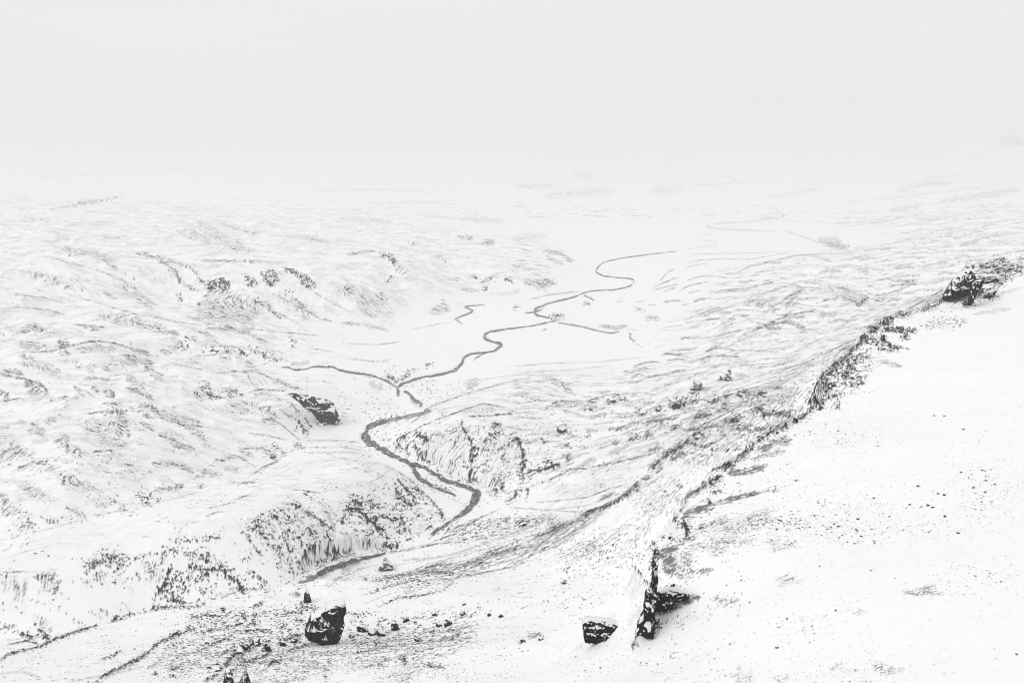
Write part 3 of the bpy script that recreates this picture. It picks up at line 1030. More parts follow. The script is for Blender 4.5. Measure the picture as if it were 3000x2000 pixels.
SS 14 .4 1640,1610 1700,1600 1700,1680 1650,1700
K 5 .6 1980,1420 2000,1430
L 2.2 0.7 1980,1420 2000,1430
K 5 .7 1655,1672 1672,1662
L 2.2 0.8 1655,1672 1672,1662
K 4 .7 1648,1708 1655,1705
L 2.2 0.8 1648,1708 1655,1705
K 5 .5 1980,1460 1990,1480
K 5 .5 1840,1430 1880,1440
SS 16 .45 2000,1310 2120,1280 2180,1340 2100,1370 2020,1380
! right rolling valley side
L 3 .5 1930,825 1960,795 1980,787
L 3 .5 1905,847 1940,830 1990,810
L 3 .5 1915,850 1960,838 1990,832
L 3 .5 1945,855 1985,840
L 3 .5 1985,855 2015,838 2040,832 2080,823
L 3 .5 2010,822 2040,812 2090,805
L 2 .45 1990,775 2050,762 2120,758 2200,760 2280,745 2340,735
L 2 .4 2000,785 2080,770
L 3 .5 2140,805 2200,780 2260,765 2330,748 2400,745
L 2 .4 2100,795 2140,788
L 3 .4 2100,832 2145,828
L 3 .4 2015,860 2050,850
L 3 .4 1800,885 1825,883
L 3 .4 1860,885 1900,880
K 4 .4 1860,903 1880,910
L 4 .5 1940,887 1970,880 1985,880 2000,884
L 3 .4 1995,895 2020,888
L 3 .4 1900,895 1922,891
L 5 .6 2030,885 2050,877 2070,875
L 3 .7 2075,870 2110,852 2150,847 2190,845 2240,832 2280,822
L 3 .5 2100,862 2140,852 2200,850
L 3 .5 2180,890 2200,868 2240,860 2290,840 2320,835
HH 4 .5 2180,885 2220,870 2280,868 2260,900 2210,900
HH 4 .65 2290,880 2315,865 2340,860 2330,880 2305,905
L 4 .8 2250,905 2290,885 2310,868 2340,855
H 7 .75 2320,862 2350,852 2365,858
L 3 .6 2305,908 2340,880 2370,873 2400,872
L 3 .5 2270,845 2310,835 2330,835 2360,845
H 5 .5 2260,855 2290,842 2310,838
L 4 .6 2040,925 2080,908 2100,902 2118,903
HH 3 .6 2070,918 2095,907 2115,908 2118,917 2085,920
L 4 .6 2045,942 2080,935 2115,932
L 3 .4 2020,918 2060,905 2100,895
H 5 .5 2165,927 2195,925
H 5 .5 2135,935 2155,932
H 7 .4 2120,945 2140,942
L 3 .5 2145,907 2200,908
H 6 .5 2225,920 2260,912 2285,903
L 3 .4 2060,955 2100,945
L 3 .4 2160,950 2200,930
L 4 .8 2170,982 2230,955 2270,940 2310,925 2345,918
L 5 .9 2170,985 2200,970 2260,950 2300,942 2320,948 2345,955
L 4 .8 2280,925 2340,918 2360,913 2400,912
H 6 .7 2330,926 2360,930
H 8 .6 2320,948 2350,960 2360,965
H 8 .5 2240,960 2290,962
L 4 .6 2085,988 2120,978 2180,965
L 3 .5 1990,990 2050,992 2100,985
L 4 .6 1990,995 2010,988 2025,990
L 3 .4 2070,1000 2120,990 2155,982
L 3 .4 2090,1005 2125,1002
H 6 .4 2180,990 2220,980 2240,985
L 3 .4 2140,1010 2180,995
L 3 .4 2340,975 2365,972
H 5 .4 2360,945 2400,945
L 3 1 1841,973 1848,980 1845,990 1857,998 1853,1003
L 2 .4 1860,1005 1885,1018
L 2 .5 1830,962 1870,968
H 7 .5 1888,936 1910,930 1935,933
L 4 .85 2063,1031 2090,1020 2120,1016
L 3 .6 2120,1020 2160,1027 2250,1028 2290,1033
L 3 .6 1960,1025 2030,1025
L 4 .8 1935,1040 1955,1036 2005,1040
L 3 .6 1950,1056 1980,1052 2015,1053
L 4 .7 2030,1060 2070,1045 2110,1042 2160,1045 2185,1055
L 3 .6 2055,1050 2090,1042 2140,1038
L 4 .7 1850,1075 1890,1062 1920,1058 1935,1063
L 4 .6 1820,1088 1850,1090 1890,1077 1910,1085
L 4 .6 1940,1100 1985,1085 2010,1088
H 4 .6 2030,1095 2055,1094
H 3 .5 2105,1067 2140,1068
L 2 .5 2345,1010 2380,1007
L 2 .5 2140,1060 2200,1062
L 3 .7 2280,1088 2340,1068 2400,1046
L 2 .6 2180,1085 2260,1072 2350,1050
L 2 .6 2200,1095 2300,1080 2400,1055
L 2 .6 2250,1100 2340,1080 2400,1065
L 2 .5 2140,1075 2250,1065 2340,1048
L 3 .9 2400,1046 2460,1015 2528,985
L 2 .8 2400,1055 2480,1015 2530,990
L 2 .7 2400,1068 2470,1025 2500,1010
L 3 .6 2000,1270 2100,1225 2200,1170 2300,1120 2400,1060
L 2 .5 2000,1250 2120,1195 2220,1150 2300,1110
L 2 .5 2030,1210 2150,1160 2250,1120 2350,1080
L 2 .5 2100,1160 2200,1125 2300,1095
L 2 .5 2030,1240 2150,1190 2260,1135 2350,1095
H 10 .35 2150,1170 2280,1120 2380,1070
L 3 .4 2400,745 2470,741 2520,737
L 3 .4 2520,735 2600,725 2640,728
L 2 .35 2650,745 2680,722 2720,730
L 2 .3 2740,727 2800,724
L 3 .4 2500,760 2570,755
L 3 .5 2620,780 2680,772
H 4 .5 2618,786 2650,784 2680,783
L 3 .5 2700,776 2780,770
L 2 .4 2680,795 2800,778
L 3 .5 2500,790 2550,788 2600,792
H 5 .45 2510,793 2550,800
L 3 .5 2400,795 2460,787
H 5 .4 2400,800 2470,792
L 3 .6 2550,825 2600,815 2625,825 2690,823
H 4 .75 2620,822 2650,826 2690,823
H 4 .5 2670,808 2700,806
L 3 .5 2620,808 2650,800
L 3 .6 2590,845 2620,835 2700,830 2720,838
L 3 .6 2560,865 2600,860 2660,840
HH 5 .7 2455,865 2490,860 2520,880 2530,890 2515,898 2490,885
K 4 .9 2515,890 2530,880 2545,870
HH 5 .5 2400,860 2440,835 2480,840 2550,870 2520,875 2460,850
L 3 .6 2400,885 2460,868
L 3 .5 2550,868 2600,862 2650,850
H 8 .45 2560,880 2640,875
L 2 .5 2570,915 2640,900 2700,875
L 3 .5 2630,900 2690,872 2730,868
L 2 .5 2560,895 2640,890
HH 4 .55 2400,915 2430,915 2440,928 2400,930
H 5 .6 2440,935 2490,940
L 2 .5 2470,975 2500,962 2560,955
! far scree and butte
L 3 .95 2645,912 2700,885 2740,862 2780,840
L 3 .7 2690,900 2720,880 2770,855
L 3 .7 2670,920 2720,895 2760,870
L 3 .6 2700,920 2760,880
H 10 .55 2690,910 2760,870 2790,850
KK 3 .72 2765,875 2785,830 2820,800 2840,810 2835,860 2800,870 r4
K 6 1 2845,830 2850,835 2848,850 2840,865 r4
K 8 .95 2845,890 2830,895 r4
K 6 .8 2860,815 2890,808 r4
K 8 .95 2895,822 2915,825 r4
K 10 .7 2860,850 2870,860 r4
K 6 .95 2890,862 2910,855 r4
K 5 .8 2820,800 2830,790 2850,780 r4
K 5 .6 2935,820 2960,818 r4
HH 5 .35 2860,790 2900,770 3000,760 3000,800 2930,810
L 3 .7 2930,800 2960,800
K 4 .5 2915,752 2935,748 r4
K 4 .4 2985,760 3000,765 r4
K 5 .85 2625,925 2640,915 r4
! rim crags
K 14 .85 2575,945 2590,950 2600,945 2585,955 r3
K 12 .9 2545,975 2560,965 2580,960 r3
K 9 .95 2530,990 2525,1000 2520,1005 r3
L 3 1 2530,990 2525,1000 2520,1005
K 7 1 2598,968 2620,970 2645,968 r3
L 3 1 2598,968 2620,970 2645,968
K 6 .7 2655,975 2680,970 r3
L 3 0.8 2655,975 2680,970
K 8 .6 2650,985 2655,990 r3
L 3 0.7 2650,985 2655,990
K 10 .7 2540,1000 2560,1000 r3
K 7 .95 2585,990 2588,1000 r3
L 3 1 2585,990 2588,1000
KK 5 .68 2590,1000 2620,1010 2660,1025 2640,1032 2580,1033 2565,1025 r3
K 6 .7 2480,1045 2487,1035 r3
L 3 0.8 2480,1045 2487,1035
K 6 .7 2490,1025 2500,1020 r3
L 3 0.8 2490,1025 2500,1020
KK 5 .55 2460,1060 2520,1040 2550,1055 2510,1070 2460,1070 r3
KK 4 .72 2405,1095 2425,1078 2440,1085 2430,1120 2450,1135 2420,1160 2400,1150 2405,1120 r3
KK 5 .6 2445,1080 2490,1080 2500,1070 2500,1100 2540,1120 2530,1135 2470,1140 2450,1120 r3
K 7 .95 2480,1100 2493,1075 r3
L 3 1 2480,1100 2493,1075
K 10 .95 2380,1180 2390,1175 2400,1195 r3
KK 5 .38 2400,1150 2500,1140 2460,1190 2400,1200 r3
K 4 .8 2450,1197 2456,1197 r3
L 2.2 0.9 2450,1197 2456,1197
K 10 .85 2120,1240 2150,1235 2170,1220 r3
K 9 .7 2200,1210 2230,1198 2240,1215 2290,1220 2320,1210 r3
L 3 0.8 2200,1210 2230,1198 2240,1215 2290,1220 2320,1210
K 12 .4 2100,1255 2200,1250 r3
SS 12 .55 2180,1180 2300,1150 2380,1140 2370,1190 2300,1230 2200,1240
SS 12 .5 2080,1250 2280,1240 2300,1300 2200,1330 2080,1320
K 5 .85 2305,1245 2300,1260 r3
L 2.2 0.95 2305,1245 2300,1260
K 5 .75 2220,1305 2225,1290 2240,1285 r3
L 2.2 0.85 2220,1305 2225,1290 2240,1285
K 9 .95 2130,1370 2140,1365 r3
L 3 1 2130,1370 2140,1365
K 6 .5 2150,1360 2158,1358 r3
K 6 .8 2001,1180 2004,1176 r3
L 3 0.9 2001,1180 2004,1176
K 5 .7 2020,1178 2045,1175 r3
L 2.2 0.8 2020,1178 2045,1175
K 6 .7 2080,1180 2110,1170 r3
L 3 0.8 2080,1180 2110,1170
K 5 .7 2120,1165 2135,1160 r3
L 2.2 0.8 2120,1165 2135,1160
K 9 .85 2170,1155 2185,1152 r3
L 3 0.95 2170,1155 2185,1152
K 6 .8 2235,1150 2220,1160 r3
L 3 0.9 2235,1150 2220,1160
K 5 .7 2120,1195 2125,1185 r3
L 2.2 0.8 2120,1195 2125,1185
K 5 .7 2060,1225 2090,1210 2110,1200 r3
L 2.2 0.8 2060,1225 2090,1210 2110,1200
K 8 .7 2030,1230 2060,1215 r3
L 3 0.8 2030,1230 2060,1215
K 6 .9 2030,1290 2035,1275 2050,1270 2065,1285 r3
L 3 1 2030,1290 2035,1275 2050,1270 2065,1285
K 8 .85 2000,1305 2015,1295 r3
L 3 0.95 2000,1305 2015,1295
K 4 .6 2270,1140 2290,1135 r3
L 2.2 0.7 2270,1140 2290,1135
G 8 1 2130,1387 2200,1380 2250,1362
G 12 .75 2220,1318 2270,1300 2320,1285
G 8 .5 2200,1345 2300,1320
G 12 1 2000,1517 2035,1495 2095,1475
G 7 .9 2095,1475 2170,1455 2230,1442
G 4 .5 2230,1440 2290,1435
K 10 .85 2075,1420 2095,1410 2110,1400 r3
K 6 .7 2090,1440 2105,1440 r3
L 3 0.8 2090,1440 2105,1440
K 4 .7 2075,1465 2078,1475 r3
L 2.2 0.8 2075,1465 2078,1475
G 8 .5 2010,1450 2060,1430 
! rim, near part
K 9 1 1998,1535 2010,1540 2015,1555 r1.2
L 3 1 1998,1535 2010,1540 2015,1555
K 5 .8 2008,1560 2012,1578 r1.2
L 2.2 0.9 2008,1560 2012,1578
H 6 .6 1965,1565 1985,1535
K 4 .75 1922,1575 1950,1575 r1.2
L 2.2 0.85 1922,1575 1950,1575
K 6 .75 1962,1580 1980,1585 r1.2
L 3 0.85 1962,1580 1980,1585
K 4 .9 1917,1585 1912,1600 r1.2
L 2.2 1 1917,1585 1912,1600
K 8 1 1920,1615 1916,1640 1913,1660 r1.2
L 3 1 1920,1615 1916,1640 1913,1660
GG 6 1 1935,1610 1990,1580 2040,1575 2000,1600 1970,1640 1990,1690 1950,1680 1930,1640
GG 10 .45 2000,1600 2040,1620 2030,1700 1990,1700 1980,1650
G 8 .5 2040,1680 2090,1665
G 10 .5 2040,1550 2090,1530 2150,1520
K 4 .95 1912,1670 1915,1700 1918,1722 r1.2
L 2.2 1 1912,1670 1915,1700 1918,1722
KK 3 1 1917,1735 1935,1728 1975,1728 2005,1730 2015,1745 1985,1755 1960,1775 1920,1782 r1.2
K 6 .9 1945,1725 1975,1718 r1.2
L 3 1 1945,1725 1975,1718
! K 6 .8 1890,1760 1885,1790 r1.2
! K 6 .9 1900,1740 1895,1770 1890,1785 r1.2
! K 5 .75 1910,1750 1905,1775 r1.2
! K 6 .8 1893,1802 1893,1808 r1.2
K 7 .85 1845,1820 1850,1810 1860,1800 r1.2
L 3 0.95 1845,1820 1850,1810 1860,1800
! K 6 .9 1875,1830 1885,1835 r1.2
KK 3 .85 1905,1820 1930,1815 1945,1830 1930,1845 1905,1850 r1.2
K 6 .8 1908,1853 1914,1857 r1.2
L 3 0.9 1908,1853 1914,1857
G 9 .8 1920,1800 1960,1785 1990,1780
G 10 .9 2000,1765 2050,1747
G 8 .35 2080,1755 2170,1760
GG 8 .35 1960,1820 2040,1800 2000,1830
GG 8 .5 1640,1895 1690,1880 1720,1890 1690,1905
G 8 .45 1690,1892 1750,1885
G 8 .4 1840,1885 1870,1890
G 12 .35 1820,1840 1880,1840
K 5 .85 1575,1858 1585,1870 r1.2
L 2.2 0.95 1575,1858 1585,1870
G 8 .6 1545,1865 1575,1860
K 5 .9 1527,1880 1533,1880 r1.2
L 2.2 1 1527,1880 1533,1880
G 6 .6 1570,1880 1610,1882
! bottom middle
SS 16 .4 820,1860 1000,1850 1060,1940 950,1980 830,1960
K 5 .55 1290,1872 1320,1868 1345,1860
K 4 .5 1340,1842 1380,1835
GG 10 .45 1100,1995 1180,1960 1240,1960 1200,1998
G 8 .4 800,2000 900,1985
SS 16 .4 1220,1950 1340,1960 1400,1990 1300,1998
K 5 .7 1250,1950 1300,1955
K 4 .55 1060,1955 1110,1945 1140,1930
K 6 .85 1183,1925 1188,1940
K 5 .7 1215,1865 1230,1880
G 8 .4 1090,1875 1140,1880
SS 10 .4 1320,1890 1420,1880 1400,1900
! left far hillside
KK 3 .95 148,613 215,602 230,592 340,580 355,573 300,590 240,600
H 6 .9 395,742 440,750 490,775 515,800 530,825 560,845 580,850
H 8 .5 460,750 510,770
H 5 .6 510,765 560,785 585,810
H 5 .6 300,760 340,785 380,810 400,820
L 3 .5 140,750 200,770 280,790 350,815
H 8 .4 350,815 390,840 430,880 460,895
HH 8 .32 200,800 250,830 300,870 240,850
H 8 .35 300,855 340,875
H 5 .5 570,762 640,765 700,765 760,765
KK 3 .78 612,825 650,815 680,830 670,850 640,860 612,855 r9
K 5 1 611,835 613,850 r9
KK 3 .65 715,810 740,810 760,835 740,845 720,838 r9
KK 3 .65 760,800 800,790 820,820 800,850 780,840 770,820 r9
KK 3 .65 820,780 860,790 900,810 930,835 915,847 885,840 870,810 835,795 r9
K 4 .5 830,850 860,860
K 4 .5 750,880 800,905
K 4 .6 785,900 800,920
K 3 .7 805,920 815,930 r9
K 5 .8 585,820 600,828 r9
K 5 .9 526,872 528,878 r9
K 3 .7 580,892 590,893 r9
HH 8 .45 600,865 660,850 720,860 780,900 740,955 640,950 570,930
HH 8 .4 800,870 860,860 950,930 900,940
L 3 .6 620,880 660,920 710,945
L 3 .6 850,860 900,910 940,935
HH 10 .3 510,680 600,650 700,700 750,745 640,740
H 6 .4 680,730 750,735
H 6 0.2625 160,690 200,700
H 5 0.2625 300,698 380,692
H 6 .4 190,720 215,740 200,750
H 5 .6 1020,745 1070,738 1100,735
KK 3 .7 1110,740 1150,745 1165,775 1160,785 1145,770 1120,755 r9
K 6 .45 1165,790 1190,805
K 8 .55 1133,820 1140,822
K 6 .65 1005,845 1020,850 1030,860 r9
HH 8 .35 1000,810 1040,830 1130,880 1150,925 1060,920
K 6 .5 1110,865 1125,875
H 8 .4 1275,750 1310,765
K 5 .45 1205,715 1220,712
L 3 0.3 1190,690 1250,700 1300,720
K 6 .45 1345,695 1385,698
K 7 .6 1425,710 1440,712
H 7 .5 1590,735 1640,740 1680,765
H 7 .4 1600,750 1650,775
K 4 .4 1665,765 1675,768
K 4 .6 1410,830 1430,820 1445,815
K 5 .6 1420,850 1430,838
K 5 .75 1485,820 1495,822 r9
K 4 .6 1380,810 1400,815
L 3 .5 1410,825 1460,800 1520,795
HH 4 .65 1530,820 1600,810 1635,825 1600,850 1540,840
HH 8 .35 1280,800 1340,810 1400,850 1380,860
HH 6 .32 1420,860 1520,850 1500,870
HH 6 .5 1245,915 1300,880 1320,905 1280,920
H 6 .4 1000,945 1060,950 1140,968
L 4 .8 1355,948 1335,935 1345,928 1378,915 1385,908 1362,900 1370,895 1420,893
L 2 .35 1200,965 1320,943
L 3 .6 1545,880 1600,865 1700,853
L 4 .75 1710,865 1730,872 1740,880
K 5 .7 1716,888 1720,890 r9
K 4 .5 1500,905 1520,898
K 6 1 1618,930 1632,930 r9
K 6 1 1636,932 1643,928 r9
L 3 .8 1635,945 1680,952 1700,955 1760,970 1790,975 1815,970
H 6 .5 1755,955 1810,960 1840,955
L 3 .6 1590,970 1600,962
L 3 0.3 2185,505 2130,520 2180,535 2100,540 2000,545
L 3 0.3 2350,540 2330,552 2400,557 2300,570 2210,580
L 3 0.375 2160,600 2250,602 2290,620 2300,635 2200,650 2080,655 2070,663 2100,670 2220,675 2300,680
L 4 0.375 2270,622 2300,630
L 3 0.375 2300,675 2340,690 2400,710
L 2 0.3 2040,700 2100,710 2090,720 2000,730
L 2 0.2625 2050,693 2090,682
L 2 .35 2000,745 2150,742 2300,738
L 3 0.3 1960,460 2000,470 1960,480 1930,490
KK 3 1 2925,400 2960,395 3000,410 3000,430 2930,425 r9
H 7 0.75 2450,385 2600,380 2700,370
G 5 .4 2850,412 2920,405
K 5 .45 2400,705 2430,715 2480,725
HH 4 .4 2400,700 2440,690 2480,720 2490,735 2440,730
L 3 0.2625 2560,650 2640,640 2720,620
L 3 0.2625 2600,670 2700,650 2800,635
L 3 0.225 2700,600 2800,590 2950,570
L 3 0.2625 2750,640 2850,620 3000,600
L 3 0.2625 2650,700 2780,670 2900,650
L 3 0.2625 2700,690 2800,680 2850,668
L 3 .35 2800,720 2900,690 3000,680

! plateau gravel
GG 6 .5 2650,1735 2700,1720 2740,1715 2760,1735 2700,1745
GG 10 .4 2560,1950 2620,1945 2640,1965 2580,1980
GG 8 .35 2270,1690 2330,1682 2350,1710 2290,1712
GG 8 .4 2110,1750 2170,1752 2160,1775 2120,1770
GG 8 .35 2250,1590 2330,1580 2320,1600 2260,1605
GG 8 .3 2480,1785 2530,1780 2520,1792
GG 8 .3 2330,1805 2360,1810 2350,1818
GG 8 .35 2150,1975 2200,1970 2200,1998 2160,1998
GG 8 .3 2270,1985 2310,1975 2300,1998
GG 8 .3 2440,1955 2500,1950 2490,1965
GG 10 .4 2000,1600 2150,1560 2200,1580 2100,1620
GG 10 .35 2050,1560 2200,1500 2300,1480 2250,1520 2120,1560
L 3 .3 2400,1060 2480,1050 2600,1045
H 6 .4 2570,1058 2620,1065 2640,1075
L 3 .35 2600,1075 2650,1070
S 20 .4 2000,1560 2200,1540 2380,1530
S 16 .5 2700,955 2800,945 2830,940
L 2 .35 2700,890 2800,885 2900,870 3000,845
H 6 .3 2850,920 2960,905
L 2 .35 2880,870 2960,850 3000,840

! rim links
K 6 .75 2082,1384 2110,1372 2150,1355 r3
L 3 0.85 2082,1384 2110,1372 2150,1355
K 5 .7 2160,1345 2190,1322 2210,1302 r3
L 2.2 0.8 2160,1345 2190,1322 2210,1302
K 7 .7 2240,1280 2300,1252 r3
L 3 0.8 2240,1280 2300,1252
K 6 .7 2320,1240 2360,1216 2385,1190 r3
L 3 0.8 2320,1240 2360,1216 2385,1190
K 8 .8 2395,1165 2405,1130 2412,1100 r3
L 3 0.9 2395,1165 2405,1130 2412,1100
K 8 .8 2430,1085 2460,1060 2485,1045 r3
L 3 0.9 2430,1085 2460,1060 2485,1045
K 8 .75 2490,1040 2515,1015 r3
L 3 0.85 2490,1040 2515,1015
K 6 .75 2640,930 2665,918 r4
K 5 .6 2690,912 2740,900 r3
K 5 .8 1992,1500 2000,1470 r1
L 2.2 0.9 1992,1500 2000,1470
K 5 .8 2004,1462 2040,1440 2072,1420 r1
L 2.2 0.9 2004,1462 2040,1440 2072,1420
K 4 .7 1955,1556 1985,1510 r1
L 2.2 0.8 1955,1556 1985,1510
K 4 .7 1925,1575 1955,1560 r1
L 2.2 0.8 1925,1575 1955,1560
H 8 .6 2010,1450 2060,1425 2090,1400
H 10 .6 2100,1380 2200,1320
H 14 .5 2240,1270 2340,1215
H 14 .5 2400,1140 2450,1070 2520,1000
! rough ground, lower left
K 6 .6 590,1900 640,1880 680,1862
L 3 0.7 590,1900 640,1880 680,1862
K 5 .6 640,1925 690,1890
L 2.2 0.7 640,1925 690,1890
K 6 .6 730,1935 770,1925 800,1905
L 3 0.7 730,1935 770,1925 800,1905
K 5 .55 840,1905 880,1895 910,1885
L 2.2 0.65 840,1905 880,1895 910,1885
K 6 .6 560,1810 610,1800 650,1805
L 3 0.7 560,1810 610,1800 650,1805
K 5 .55 700,1850 760,1845 800,1855
L 2.2 0.65 700,1850 760,1845 800,1855
K 5 .6 860,1820 890,1815
L 2.2 0.7 860,1820 890,1815
K 5 .5 480,1900 540,1880
K 5 .6 820,1800 880,1790 900,1785
L 2.2 0.7 820,1800 880,1790 900,1785
K 7 .6 870,1780 890,1775 930,1785
L 3 0.7 870,1780 890,1775 930,1785
K 4 .5 1000,1790 1040,1800 1080,1795
SS 12 .55 640,1860 860,1850 900,1890 820,1920 640,1925
SS 16 .5 540,1795 900,1775 900,1830 700,1850 540,1840
K 4 .5 1020,1875 1045,1880
K 4 .5 1095,1885 1130,1895
K 4 .5 1240,1850 1300,1850 1340,1845
SS 12 .45 1010,1860 1240,1850 1340,1840 1330,1880 1120,1900 1020,1900
K 4 .5 640,1990 700,1950 760,1940

HH 8 .35 1010,1560 1090,1560 1130,1600 1060,1630 1000,1640
! cliff columns and their foot
! K 5 .9 1903,1700 1900,1740 1893,1790
! K 4 .8 1880,1770 1875,1800
K 5 .75 1862,1800 1850,1825 1835,1835
! K 5 .7 1890,1825 1905,1838
K 7 .7 1925,1790 1960,1785 1990,1775
! more streaks on the moraine slope
L 2 .6 1240,1700 1330,1680 1420,1650 1520,1620 1600,1590 1700,1530
L 2 .55 1300,1660 1400,1630 1500,1590 1580,1560 1660,1525
L 2 .5 1500,1655 1600,1610 1680,1560 1740,1520
L 2 .5 1160,1690 1260,1650 1380,1620 1480,1590
L 2 .5 1770,1480 1850,1450 1900,1420 1960,1380
L 2 .5 1560,1500 1640,1490 1720,1480 1800,1450 1880,1420
K 4 .6 1420,1625 1450,1610 1480,1600
L 2.2 0.7 1420,1625 1450,1610 1480,1600
K 4 .55 1240,1665 1280,1655 1330,1650
L 2.2 0.65 1240,1665 1280,1655 1330,1650
K 5 .6 1560,1575 1600,1560 1640,1550
L 2.2 0.7 1560,1575 1600,1560 1640,1550
K 4 .6 1380,1660 1420,1645
L 2.2 0.7 1380,1660 1420,1645
K 5 .55 1760,1460 1800,1445
L 2.2 0.65 1760,1460 1800,1445
SS 12 .55 1400,1600 1560,1560 1700,1490 1740,1520 1600,1600 1450,1640
SS 12 .5 1150,1680 1350,1640 1400,1660 1250,1720 1120,1720
K 6 .7 2010,1262 2060,1255 2100,1245
L 3 0.8 2010,1262 2060,1255 2100,1245
K 6 .65 1990,1290 2060,1310 2110,1290
L 3 0.75 1990,1290 2060,1310 2110,1290
K 5 .6 1900,1320 1940,1310
L 2.2 0.7 1900,1320 1940,1310
K 5 .6 2150,1255 2210,1262 2260,1250
L 2.2 0.7 2150,1255 2210,1262 2260,1250
K 4 .55 1880,1240 1930,1232 1980,1225
L 2.2 0.65 1880,1240 1930,1232 1980,1225
K 4 .55 1780,1260 1840,1250
L 2.2 0.65 1780,1260 1840,1250

! far plain and hills in the haze
L 3 .18 0,525 400,505 700,485 1000,465
H 7 0.42 1280,408 1350,402 1420,400
L 4 0.36 1640,442 1800,425
L 3 0.3 1700,452 1960,440
H 7 0.36 1500,547 1620,545
H 12 0.3 1680,505 1740,520
H 14 0.27 1600,575 1700,565 1800,560
H 14 0.24 1900,560 2000,550
L 3 0.3 1050,600 1200,590 1350,600
L 3 0.3 900,560 1100,555 1300,565
L 3 0.3 1200,630 1400,645 1500,640
H 10 0.24 1000,640 1150,650
H 10 0.24 1500,700 1600,690
H 10 0.21 1350,640 1480,650
L 4 0.3 2400,440 2600,430 2800,425
H 10 0.36 2620,560 2700,540 2800,530
H 10 0.33 2750,590 2900,570 3000,550
H 10 0.3 2600,620 2700,600
L 3 0.3 2450,600 2700,570 3000,530
L 3 0.3 2700,520 2850,510
H 9 0.21 200,660 330,650
H 9 0.21 60,640 150,650
! bright line work on the hills, second pass
L 3 .55 0,905 60,900 140,908 200,925
L 3 .5 20,860 120,870 200,890
H 12 .35 80,800 160,820 220,850
H 12 .35 180,730 280,745 340,770
H 10 .4 330,830 400,870 450,905
L 3 .5 230,870 330,900 430,930
L 3 .5 560,905 640,925 740,950
L 3 .55 720,870 800,910 880,950
L 3 .5 780,850 860,890 930,930 1000,950
L 3 .45 880,830 960,880 1040,920
L 3 .5 700,960 850,975 950,985
L 3 .4 1000,1005 1100,1010 1180,1000
L 3 .4 1020,1050 1100,1060 1150,1050
L 3 .4 900,1020 980,1030
H 8 0.3 630,650 700,670 760,690
H 8 0.3 840,690 920,700 980,720
H 8 0.2625 560,690 600,720
L 3 .5 1560,830 1580,850
L 3 .5 1580,820 1605,840

! rubble
KK 14 .2 560,1795 900,1775 900,1850 640,1930 520,1990 460,1930 560,1860
KK 14 .18 650,1930 900,1890 1000,1900 960,1990 640,1999
KK 12 .22 1010,1800 1400,1790 1400,1870 1250,1960 1020,1960
KK 12 .20 540,1640 720,1660 800,1740 560,1765 440,1760
KK 12 .16 230,1640 500,1600 500,1640 430,1700 240,1700
KK 10 .20 720,1520 860,1470 1000,1590 900,1700 820,1680
KK 10 .2 1010,1460 1200,1400 1300,1520 1200,1580 1020,1600
KK 10 .17 1170,1290 1330,1240 1540,1260 1560,1400 1480,1460 1300,1380
KK 12 .15 1780,1200 2000,1150 2300,1130 2380,1140 2300,1230 2080,1270 1860,1290
KK 12 .17 2050,1230 2330,1190 2380,1200 2220,1300 2000,1380 1980,1320
KK 10 .30 2400,1080 2500,1020 2580,1000 2540,1130 2420,1200
KK 10 .17 1100,1700 1340,1640 1600,1590 1720,1500 1740,1530 1620,1620 1400,1690 1200,1740
KK 8 .22 1280,1580 1400,1520 1620,1500 1660,1530 1500,1570 1350,1600
KK 10 .11 1640,1620 1780,1560 1900,1480 1980,1400 2000,1440 1900,1560 1780,1660
KK 8 .35 2740,890 2800,830 2850,780 2920,760 3000,770 3000,800 2930,840 2880,880 2800,900
K 5 .7 2920,800 2960,795 3000,785 r3
K 5 .6 2870,785 2900,770 2940,760 r3
K 4 .6 2900,880 2930,868
HH 8 .4 2860,790 2930,765 3000,765 3000,800 2900,825
'''
for ln in STROKES.split('\n'):  # far-plain strokes carry lowered strengths, painting in part of the haze fade
    ln = ln.split('!')[0].split()
    if len(ln) < 5: continue
    k = ln[0]
    pts = [tuple(map(float, q.split(','))) for q in ln[3:] if ',' in q]
    opt = dict((q[0], float(q[1:])) for q in ln[3:] if ',' not in q)
    stroke(k[0], float(ln[1]), float(ln[2]), pts, len(k) > 1, opt.get('r', 0.0), opt.get('j', 1.0))

# steep camera-facing faces and wind-blown crests of the rolling ground lose their snow
roll = sst(1250, 1700, R)[:, None] * sst(16, 40, H + 450 * sst(4800, 12000, R)[:, None]) * (S < 20)
CH['H'] = np.minimum(CH['H'] * 1.75, 1)
curv = blur(np.gradient(blur(f0['gr'], max(1, int(2 * RES)), 0), axis=0) / (np.gradient(R) / R)[:, None], 1, 1)
auto = roll * sst(.20, .44, slope + .10 * (BIG - .5)) * sst(.15, .7, BIG)
CH['H'] = np.maximum(CH['H'], (.17 + .13 * sst(-.02, .12, U)) * auto)
crest = roll * sst(2.0, 5.0, -curv) * (.3 + .7 * sst(.3, .8, BIG)) * (.5 + .5 * (U > 0))
CH['L'] = np.maximum(CH['L'], .32 * crest)
cliff = sst(.75, 1.15, np.abs(f0['ga']) + np.abs(f0['gr'])) * (S > -5) * (S < 1.5) * (R[:, None] < 1300)
CH['K'] = np.maximum(CH['K'], .75 * cliff * (.4 + .6 * BIG))
scree = sst(-150, -20, S) * (S < 0) * sst(750, 1050, R)[:, None] * (R[:, None] < 2200)
CH['H'] = np.maximum(CH['H'], .14 * scree * sst(.3, .8, BIG))
for P in RIV:
    pp = [(a_, b_) for a_, b_, _ in P]
    if P[0][1] > 1180: stroke('S', 13, .5, pp)

def cover(D, N, soft):
    return sst(-soft, soft, N - 1 + D * (1 + soft)) * (D > 0.01)
